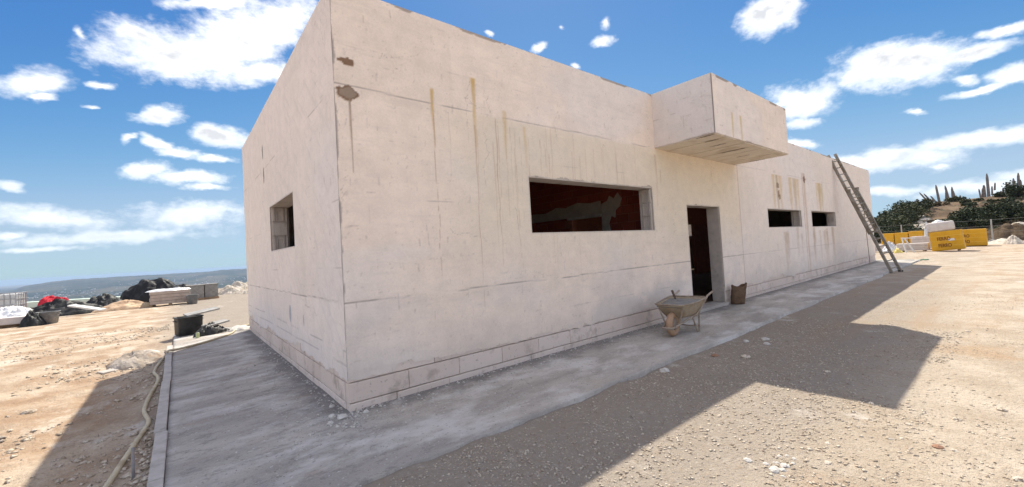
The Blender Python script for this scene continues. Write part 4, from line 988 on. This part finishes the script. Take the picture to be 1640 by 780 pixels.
tub('mortar_tub', at(-4.92, 17.5), -.1, .62, .5, .42, M_greypl, 'dark grey mortar tub standing at the front of the yard clutter')
crumple('tarp_heap', at(-5.2, 21.6), 1.5, .75, .50, M_tarp, 35, 'black plastic sheeting heaped behind the dark grey mortar tub', 'tarp', None, .05, 40, .8, .5, 3.5)
crumple('tarp_heap', at(-4.0, 22.8), 1.0, .7, .52, M_tarp, 36, 'black sheeting heap below the red bundle', 'tarp', None, .2, 36, .8, .5, 3.5)
def cushion(name, c, sx, sy, sz_, m, seed, rz=0):
    mb = MB(); n_ = 16; V = []; F = []; rn = random.Random(seed); K = 9
    for k in range(K + 1):
        ph_ = -PI / 2 + PI * k / K
        for i in range(n_):
            a = 2 * PI * i / n_; f = 1 + .10 * math.sin(3 * a + seed) + rn.uniform(-.06, .06); cr = abs(math.cos(ph_)) ** .6
            V.append((sx * f * cr * math.copysign(abs(math.cos(a)) ** .6, math.cos(a)), sy * f * cr * math.copysign(abs(math.sin(a)) ** .6, math.sin(a)), sz_ * (1 + math.sin(ph_)) * (1 + .1 * math.sin(2 * a + seed))))
    F = [(i * n_ + k, i * n_ + (k + 1) % n_, (i + 1) * n_ + (k + 1) % n_, (i + 1) * n_ + k) for i in range(K) for k in range(n_)]
    return mb.add(V, F).build(name, m, None, True, c, rot=(0, 0, rz))
p = ph(84, 489, 28); crumple('fabric_bundle', tuple(p), .42, .34, .36, M_redf, 25, 'bright red fabric bundle lying on the black sheeting', 'bundle', None, .1, 30, .6, .35, 2.2)
p = ph(97, 489, 28); crumple('fabric_bundle', (p[0], p[1] + .1, p[2]), .28, .3, .33, M_redf, 27, 'smaller red fabric bundle tucked beside the bright red bundle', 'bundle', None, .4, 26, .6, .35, 2.2)
# long panels and planks on trestles at the rim of the yard
def plank(name, a, b, w, h, m, label, cat, group=None):
    a, b = Vector(a), Vector(b); o = MB().bar(a, b, h, w, up=(0, 0, 1)).build(name, m, None); 
    return tag(o, label, cat, group)
def plank2(name, a, b, w, h, m, label, cat, group=None):
    a, b = Vector(a), Vector(b); d = b - a; o = MB().box((0, 0, 0), (d.length, w, h)).build(name, m, None, False, (a + b) / 2)
    o.rotation_euler = (0, -math.asin(d.z / d.length), math.atan2(d.y, d.x)); return tag(o, label, cat, group)
plank2('roof_panel', tuple(ph(38, 488.5, 35)), tuple(ph(212, 477.5, 35)), 1.0, .30, M_pgreen, 'long pale green panels stacked along the rim of the yard', 'panel')
for k in (.08, .36, .64, .92):
    p = (1 - k) * ph(38, 488.5, 35) + k * ph(212, 477.5, 35); z0 = zg(p[0], p[1]); hh = p[2] - .13 - z0
    o = MB().box((0, 0, hh / 2 - .02), (.2, .9, hh + .03)).build('timber_bearer', M_wood, None, False, (p[0], p[1], z0)); o.rotation_euler.z = .24; tag(o, 'timber bearer under the long pale green panels', 'timber', 'bearers under the green panels')
plank2('plank', at(-5.2, 26.6, .16), at(-2.9, 27.6, .16), .4, .16, M_wood, 'stacked brown planks before the long pale green panels', 'plank')
plank2('plank', at(-4.2, 24.6, .06), at(-2.8, 25.2, .06), .25, .08, M_wood, 'loose brown plank between the tan sheet and the planks', 'plank')
plank2('white_board', at(-4.75, 20.6, .42), at(-3.75, 20.0, .14), .34, .06, M_white, 'white board propped on the end of the black sheeting', 'board')
crumple('tan_sheet', at(-3.2, 21.4), 1.15, .6, .36, M_tan, 37, 'tan tarpaulin crumpled on the earth before the planks', 'tarpaulin', None, .12, 36, .7, .6, 3)
crumple('tarp_heap', at(-2.35, 23.6), 1.15, .8, 1.25, M_tarp, 39, 'big black tarpaulin mound behind the pallet of pinkish slabs', 'tarpaulin', None, 0, 44, .45, .42, 1.7)
crumple('tarp_heap', at(-1.25, 24.6), .7, .6, .9, M_tarp, 47, 'black tarpaulin heap beside the grey concrete boxes', 'tarpaulin', None, 0, 36, .45, .42, 1.6)
r = empty('slab_pallet', at(-1.60, 21.2), .03, 'pallet of pinkish grey slabs before the black tarpaulin mound', 'pallet')
for x in (-.7, 0, .7): MB().box((x, 0, .05), (.12, .8, .10)).build('skid', M_wood, r)
for k in range(4): MB().box((random.Random(k).uniform(-.015, .015), 0, .165 + k * .148), (1.46, .85, .138)).build('slab_layer', M_pinkblk, r, bevel=.01)
crumple('wrap', (0, 0, .70), .8, .42, .10, M_film, 44, None, None, None, 0, 20, .8, .4, 3, parent=r)
tub('bucket_tub', at(-.80, 20.35), 0, .46, .44, .44, M_greypl, 'round-edged dark grey tub beside the pallet of pinkish slabs', 'tub')
for i, (x, y, w, lab) in enumerate(((-.62, 23.2, .72, 'old grey concrete box next to the black tarpaulin heap'), (.06, 23.35, .58, 'smaller grey concrete box with a stained side by the pale rubble'))):
    r = empty('concrete_box', at(x, y), .05, lab, 'box')
    MB().box((0, 0, .42), (w, .8, .66)).build('body', M_conc, r, bevel=.02); MB().box((0, 0, .045), (w + .06, .86, .10)).build('base', M_wood, r); MB().box((0, 0, .77), (w + .04, .84, .05)).build('cover', M_conc, r, bevel=.01)
for i, (x, y, sx_, sy_, h) in enumerate(((1.6, 26.3, 1.1, .8, .55), (2.6, 28.2, 1.3, 1.0, .7), (3.7, 29.5, 1.6, 1.2, .75), (2.2, 24.6, .8, .6, .3), (5.2, 31.5, 2.0, 1.2, .8))):
    crumple('rubble_heap', at(x, y), sx_, sy_, h, M_rubble, 50 + i, 'pale rubble heap at the rim of the yard beyond the building corner', 'rubble heap', 'pale rubble heaps behind the building', i, 40, .75, .7, 3)

# ------------------------------------------------------------------ stacked materials beyond the far end
M_yel = plain('yellow_film', (.62, .31, .004), (.70, .37, .008), 2.5, .38, .45, .25, .012)
M_yel2 = plain('yellow_film_pale', (.78, .62, .14), (.82, .68, .22), 3, .4, .45, .2, .01)
M_txt = plain('dark_red_print', (.10, .025, .008), (.13, .035, .01), 12, .5, .3, 0)
M_wblock = plain('white_block', (.58, .52, .48), (.68, .62, .57), 3, .9, .15, .3, .01, (.50, .43, .38))
def text_mesh(s, size):
    cu = bpy.data.curves.new('lettering', 'FONT'); cu.body = s; cu.size = size; cu.align_x = 'CENTER'; cu.extrude = .002; cu.offset = .02 * size
    o = bpy.data.objects.new('tmp', cu); COL.objects.link(o); dg = bpy.context.evaluated_depsgraph_get(); me = bpy.data.meshes.new_from_object(o.evaluated_get(dg)); bpy.data.objects.remove(o); return me
def pack(loc, rz, w, d, h, label, tilt=0, words=(), group=None, tx=0, lay=4):
    r = empty('wrapped_pack', loc, rz, label, 'pack', group); r.rotation_euler.x = tilt
    # local -x is the printed face
    b = MB().box((0, 0, h / 2 + .02), (d, w, h)).build('wrap', M_yel, r, bevel=.035)
    for k in range(1, lay): MB().tube([(-d / 2 - .001, -w / 2 - .001, .02 + h * k / lay), (d / 2 + .001, -w / 2 - .001, .02 + h * k / lay), (d / 2 + .001, w / 2 + .001, .02 + h * k / lay), (-d / 2 - .001, w / 2 + .001, .02 + h * k / lay)], .004, 5, closed=True).build('crease', M_yel2, b)
    for i, wd in enumerate(words):
        me = text_mesh(wd, .195); o = link('lettering', me, r, M_txt, (-d / 2 - .006, tx, h * (.54 - .34 * i)), (PI / 2, 0, -PI / 2)); o.scale.y = 1.5
    for sx_ in (-.3, .3): MB().box((0, sx_ * w, .0), (d * .9, .1, .10)).build('skid', M_wood, r)
    return r
yp = pack((36.0, -1.62, zg(36, -1.6) + .03), 0, 1.42, 1.0, 1.20, 'yellow film-wrapped pack with a white bundle on top, leaning', R(-5), ('FERRO', 'FERRO'), None, .10)
MB().box((-.504, -.22, .66), (.006, .26, .13)).build('paper_label', M_film, yp)
b = MB().box((0, 0, .30), (.95, 1.22, .58)).build('white_bundle', M_wblock, None, True, (36.0, -1.36, zg(36, -1.5) + 1.235), bevel=.11); b.modifiers['bevel'].segments = 4; b.rotation_euler = (R(-6), 0, R(4)); tag(b, 'dusty white wrapped bundle lying on the leaning yellow pack', 'bundle')
crumple('film_scrap', (35.75, -.72, zg(36, -1.5) + .98), .16, .12, .72, M_film, 72, 'torn white film hanging off the side of the dusty white bundle', 'film', None, 0, 24, .7, .5, 3)
crumple('film_scrap', (35.9, -1.25, zg(36, -1.5) + 1.80), .22, .28, .14, M_film, 71, 'white film scrap on top of the dusty white bundle', 'film', None, 0, 20, .8, .5, 4)
pack((42.2, -2.15, zg(42.2, -2.1) + .02), 0, 1.75, 1.0, 1.16, 'yellow film-wrapped pack with dark print standing upright beside the leaning pack', 0, ('FERRO', 'FERRO'), None, .20)
for i, (y, lab) in enumerate(((2.85, 'yellow pack at the end of the low back row next to the ladder'), (1.95, 'yellow pack in the middle of the low back row'), (1.05, 'yellow pack at the end of the back row behind the leaning pack'))):
    pack((47.6, y, zg(47.6, y) + .02), 0, .86, 1.0, 1.12 + .05 * (i == 2), lab, 0, (), 'yellow packs in the back row')
def blocks(loc, w, d, h, label, n_=3, rz=0):
    r = empty('block_pack', loc, rz, label, 'blocks')
    for x in (-.35, .35): MB().box((0, x * w, .04), (d, .1, .08)).build('skid', M_wood, r)
    for k in range(n_): MB().box((0, 0, .085 + (k + .5) * (h - .08) / n_), (d, w, (h - .08) / n_ - .008)).build('layer', M_wblock, r, bevel=.012)
    return r
blocks((36.3, .02, zg(36.3, 0)), 1.5, .9, .55, 'low pack of pale blocks before the leaning yellow pack')
blocks((36.6, 1.75, zg(36.6, 1.75)), 1.0, .9, .52, 'low pack of pale blocks seen past the foot of the ladder')
blocks((39.6, -.2, zg(39.6, -.2)), 1.3, .9, .95, 'taller pack of pale blocks behind the white trestle', 4)
crumple('film_scrap', at(35.3, 1.05, .12), .35, .42, .42, M_film, 73, 'torn white film bunched up between the pale block packs', 'film', None, 0, 34, .85, .6, 5)
crumple('film_scrap', at(34.9, .58), .24, .24, .30, M_yel2, 74, 'torn yellow film on the ground beside the pale blocks', 'film', None, 0, 26, .8, .7, 3)
tr_ = empty('trestle', at(35.2, .05), 0, 'white trestle leaning against the low pack of pale blocks', 'trestle')
for y0, y1 in ((.18, .33), (-.20, .20)):
    MB().bar((-.12, y0, 0), (.22, y1 + .05, .92), .06, .06).build('leg', M_white, tr_)
MB().bar((.22, -.25, .90), (.22, .42, .93), .06, .06).build('top_bar', M_white, tr_)
gp = [(26.0, .25), (25.8, -.2), (25.65, -.7), (25.6, -1.1), (25.9, -1.35), (26.4, -1.42), (26.3, -1.6), (26.0, -1.5)]
tag(MB().tube(smooth([(x, y, zg(x, y) + .025) for x, y in gp]), .03, 7).build('green_hose', plain('green_hose', (.12, .24, .14), (.18, .32, .20), 6, .5, .4, 0), None, True), 'green hose lying on the earth past the far corner of the building', 'hose')
plank2('steel_pipe', at(25.7, 1.2, .05), at(25.4, -1.2, .05), .10, .07, plain('pale_pipe', (.55, .60, .56), (.65, .69, .65), 3, .6), 'pale pipe lying on the earth past the far corner of the building', 'pipe')

# fence at the foot of the hill
M_post = plain('fence_post', (.34, .33, .31), (.44, .43, .41), 9, .7, .3, .2)
fx = 49.5
fn = empty('wire_fence', at(fx, -3.1), 0, 'wire fence with slim grey posts along the foot of the hill', 'fence')
fz = zg(fx, -3.1)
fys = [4.9, 2.2, -.45, -3.1, -5.8, -8.5]
for y in fys:
    z0 = zg(fx, y) - fz
    po = MB().tube([(0, y + 3.1, z0 - .1), (0, y + 3.1, z0 + 1.85)], .045, 8).build('post', M_post, fn)
    MB().lathe([(.28, 0), (.24, .16), (.08, .2)], (0, y + 3.1, z0), 10).build('footing', M_conc, po)
for zz in (.3, .8, 1.3, 1.8):
    MB().tube([(0, y + 3.1, zg(fx, y) - fz + zz) for y in fys], .004, 4).build('wire', M_post, fn)
M_dmound = plain('dry_brush', (.10, .07, .045), (.17, .125, .085), 4, 1, .05, 1, .1)
crumple('brush_mound', at(52.2, -4.0), 1.6, 2.0, 1.25, M_dmound, 81, 'dark brown mound of dry brush behind the fence post', 'mound', None, 0, 36, .6, .7, 3)
crumple('brush_mound', at(53.5, -7.2), 2.2, 2.6, 1.3, M_dmound, 82, 'wide brown earth mound at the foot of the hill', 'mound', None, 0, 36, .6, .7, 3)
crumple('rubble_heap', at(44.2, -4.15), .7, .5, .42, M_rubble, 83, 'white rubble heap beyond the upright yellow pack', 'rubble heap', None, 0, 30, .8, .6, 4)
for i, (x, y, sx_, sy_, h) in enumerate(((46, -3.6, 2.0, 1.2, .25), (33, -6.2, 1.6, 1.0, .14), (45, 3.5, 2, 2.2, .25))):
    crumple('earth_heap', at(x, y), sx_, sy_, h, M_rubble, 90 + i, 'low heap of sandy earth on the yard near the yellow packs', 'earth heap', 'low earth heaps by the packs', 0, 30, .7, .8, 3)

# ------------------------------------------------------------------ bushes, dead stalks and rocks on the hill
def leafmat(name, a, b):
    def fn(n, bs, pos, obj):
        c = n.mix(n.ramp(n.noise(pos, 1.3, 3, .6), .35, .65), a, b); bs.inputs['Subsurface Weight'].default_value = 0; return c
    return mat(name, fn, .75, .2)
M_leaf = [leafmat('dark_leaf', (.030, .042, .020), (.060, .072, .034)), leafmat('olive_leaf', (.055, .065, .030), (.10, .105, .050)), leafmat('dry_leaf', (.13, .095, .055), (.19, .15, .09))]
M_bark = plain('bark', (.11, .085, .065), (.16, .13, .10), 8, 1, .05)
def bush(x, y, rx, ry, h, n, seed, m, label, group, sink=.1):
    rn = np.random.default_rng(seed); r = empty('bush', at(x, y, -sink), 0, label, 'bush', group)
    nc = 16; cc = np.stack([rn.uniform(-.75, .75, nc) * rx, rn.uniform(-.75, .75, nc) * ry, h * (.25 + .62 * rn.random(nc) * 1.0)], -1)
    cc[:, 2] *= 1 - .45 * ((cc[:, 0] / rx) ** 2 + (cc[:, 1] / ry) ** 2); cr = rn.uniform(.26, .46, nc) * min(rx, ry, h)
    k = rn.integers(0, nc, n); v = rn.normal(size=(n, 3)); v /= np.linalg.norm(v, axis=1)[:, None]
    P = cc[k] + v * (cr[k] * (.35 + .75 * rn.random(n) ** .6))[:, None]; P[:, 2] = np.maximum(P[:, 2], .02)
    a = rn.normal(size=(n, 3)); a /= np.linalg.norm(a, axis=1)[:, None]; b = np.cross(a, rn.normal(size=(n, 3))); b /= np.linalg.norm(b, axis=1)[:, None]
    s = rn.uniform(.06, .16, n)[:, None] * (.8 + .1 * h); a *= s; b *= s * .55
    V = np.stack([P - a, P + b, P + a, P - b], 1).reshape(-1, 3); Q = np.arange(4 * n).reshape(n, 4)
    link('crown', np_mesh('crown', V, Q), r, m)
    mb = MB()
    for i in range(5): mb.tube([(0, 0, -.1), tuple(cc[i] * np.array([.4, .4, .5])), tuple(cc[i])], [.07, .05, .02], 5)
    mb.build('trunk', M_bark, r); return r
rn = random.Random(77)
def hp_(u, D): d = pdir(u, 350); k = D / math.hypot(d[0], d[1]); return CAM[0] + d[0] * k, CAM[1] + d[1] * k
for i, (u, D, rx, ry, h) in enumerate(((1396, 60, 2.0, 2.2, 2.2), (1409, 62, 2.2, 2.4, 2.5), (1424, 64, 2.4, 2.2, 2.7), (1437, 67, 2.2, 2.4, 2.6), (1450, 71, 2.2, 2.4, 2.2), (1462, 75, 1.8, 2.0, 1.7), (1385, 66, 2.2, 2.2, 2.4), (1446, 62, 1.8, 1.8, 1.6))):
    bush(*hp_(u, D), rx, ry, h, 2600, 400 + i, M_leaf[1 if i in (2, 4) else 0], 'tall dark green bush on the slope behind the ladder', 'dark bushes behind the ladder')
for i, (u, D, rx, ry, h) in enumerate(((1546, 66, 1.5, 1.7, 1.3), (1560, 67, 1.9, 2.4, 1.8), (1576, 68, 2.0, 2.6, 1.9), (1592, 68, 2.0, 2.6, 1.8), (1608, 68, 2.0, 2.6, 1.6), (1624, 69, 2.0, 2.4, 1.7), (1636, 78, 2.2, 1.6, 1.9), (1652, 70, 2.2, 2.4, 2.0))):
    bush(*hp_(u, D), rx, ry, h, 2400, 420 + i, M_leaf[0], 'low spreading dark bush on the hillside above the fence', 'dark bushes above the fence')
for i in range(24):
    u = rn.uniform(1455, 1660); D = rn.uniform(60, 80); x, y = hp_(u, D)
    bush(x, y, rn.uniform(.6, 1.2), rn.uniform(.7, 1.4), rn.uniform(.4, .9), 900, 450 + i, M_leaf[1 if i % 3 else 2], 'small scrubby bush growing on the bare hillside' if i % 3 else 'dry brown scrub growing on the bare hillside', 'small scrub on the hillside' if i % 3 else 'dry scrub on the hillside')
for i in range(10):
    u = rn.uniform(1530, 1660); D = rn.uniform(54, 60); x, y = hp_(u, D)
    bush(x, y, rn.uniform(.9, 1.6), rn.uniform(1.0, 1.8), rn.uniform(.5, .9), 900, 480 + i, M_leaf[2 if i % 2 else 1], 'low dry weeds along the foot of the hill behind the fence', 'weeds behind the fence')
M_stalk = plain('grey_stalk', (.20, .17, .15), (.29, .25, .22), 4, 1, .05, .6, .03)
def cactus(u, D, h, lean, seed, arms=0):
    x, y = hp_(u, D); rn = random.Random(seed); r = empty('column_cactus', at(x, y, -.1), 0, 'bare grey column cactus standing on the hill crest' if not arms else 'thick branched grey cactus standing tallest on the hill crest', 'cactus', 'column cacti on the crest' if not arms else None)
    def col(a, b, rad, name='stem'):
        a, b = Vector(a), Vector(b); n_ = 10; V = []; F = []; K = 6
        for k in range(K + 1):
            t_ = k / K; c = a.lerp(b, t_); q = rad * (1 - .25 * t_) * (1 if k < K else .4)
            for i in range(n_): an = 2 * PI * i / n_; f = q * (1.12 if i % 2 else .85); V.append((c.x + f * math.cos(an), c.y + f * math.sin(an), c.z))
        F = [(i * n_ + k, i * n_ + (k + 1) % n_, (i + 1) * n_ + (k + 1) % n_, (i + 1) * n_ + k) for i in range(K) for k in range(n_)] + [tuple(range(K * n_, (K + 1) * n_))]
        MB().add(V, F).build(name, M_stalk, r)
    col((0, 0, 0), (0, -lean * h, h), .10 + .015 * h)
    if arms:
        for (dy, z0, z1) in ((.35, .2, 1.7), (-.3, .3, 1.5), (.7, 0, 1.3), (-.55, .9, 1.9)): col((0, dy, z0), (0, dy * 1.15, z1), .09, 'arm')
for i, (u, h, le) in enumerate(((1492, 1.6, -.55), (1497, 1.4, -.55), (1503, 1.0, -.5), (1507, 2.3, -.08), (1518, 1.7, .05), (1523, 2.1, -.12), (1529, 1.9, .0), (1534, 1.6, -.15), (1541, .8, 0), (1577, 1.3, .05), (1581, 1.6, 0), (1607, .6, 0), (1611, .9, 0), (1619, 1.3, .05), (1623, 1.5, -.2), (1629, 1.8, 0), (1636, 2.3, .03), (1640, 1.5, 0))):
    cactus(u, 84, h * 1.15, le, 500 + i)
cactus(1587, 83, 3.2, 0, 540, 1)
for i in range(34):
    u = rn.gauss(1478, 9) if i < 24 else rn.uniform(1470, 1640); D = rn.uniform(61, 72); x, y = hp_(u, D)
    rock('boulder', at(x, y, -.1), rn.uniform(.25, .6), 560 + i, M_rubble, 'pale boulder lying on the bare hillside slope', 'boulder', 'boulders on the hillside', (1, 1.3, .6))

# ------------------------------------------------------------------ air between here and the hills
hz = MB().box((0, 3000, -92), (33000, 33000, 216)).build('haze', None)
hm = bpy.data.materials.new('haze'); hm.use_nodes = True; hn = hm.node_tree; hn.nodes.clear()
ho = hn.nodes.new('ShaderNodeOutputMaterial'); pv = hn.nodes.new('ShaderNodeVolumePrincipled')
pv.inputs['Color'].default_value = (.56, .74, 1, 1); pv.inputs['Density'].default_value = .9e-4; pv.inputs['Anisotropy'].default_value = 0.0
hn.links.new(pv.outputs[0], ho.inputs['Volume']); hz.data.materials.append(hm); tag(hz, kind='stuff')
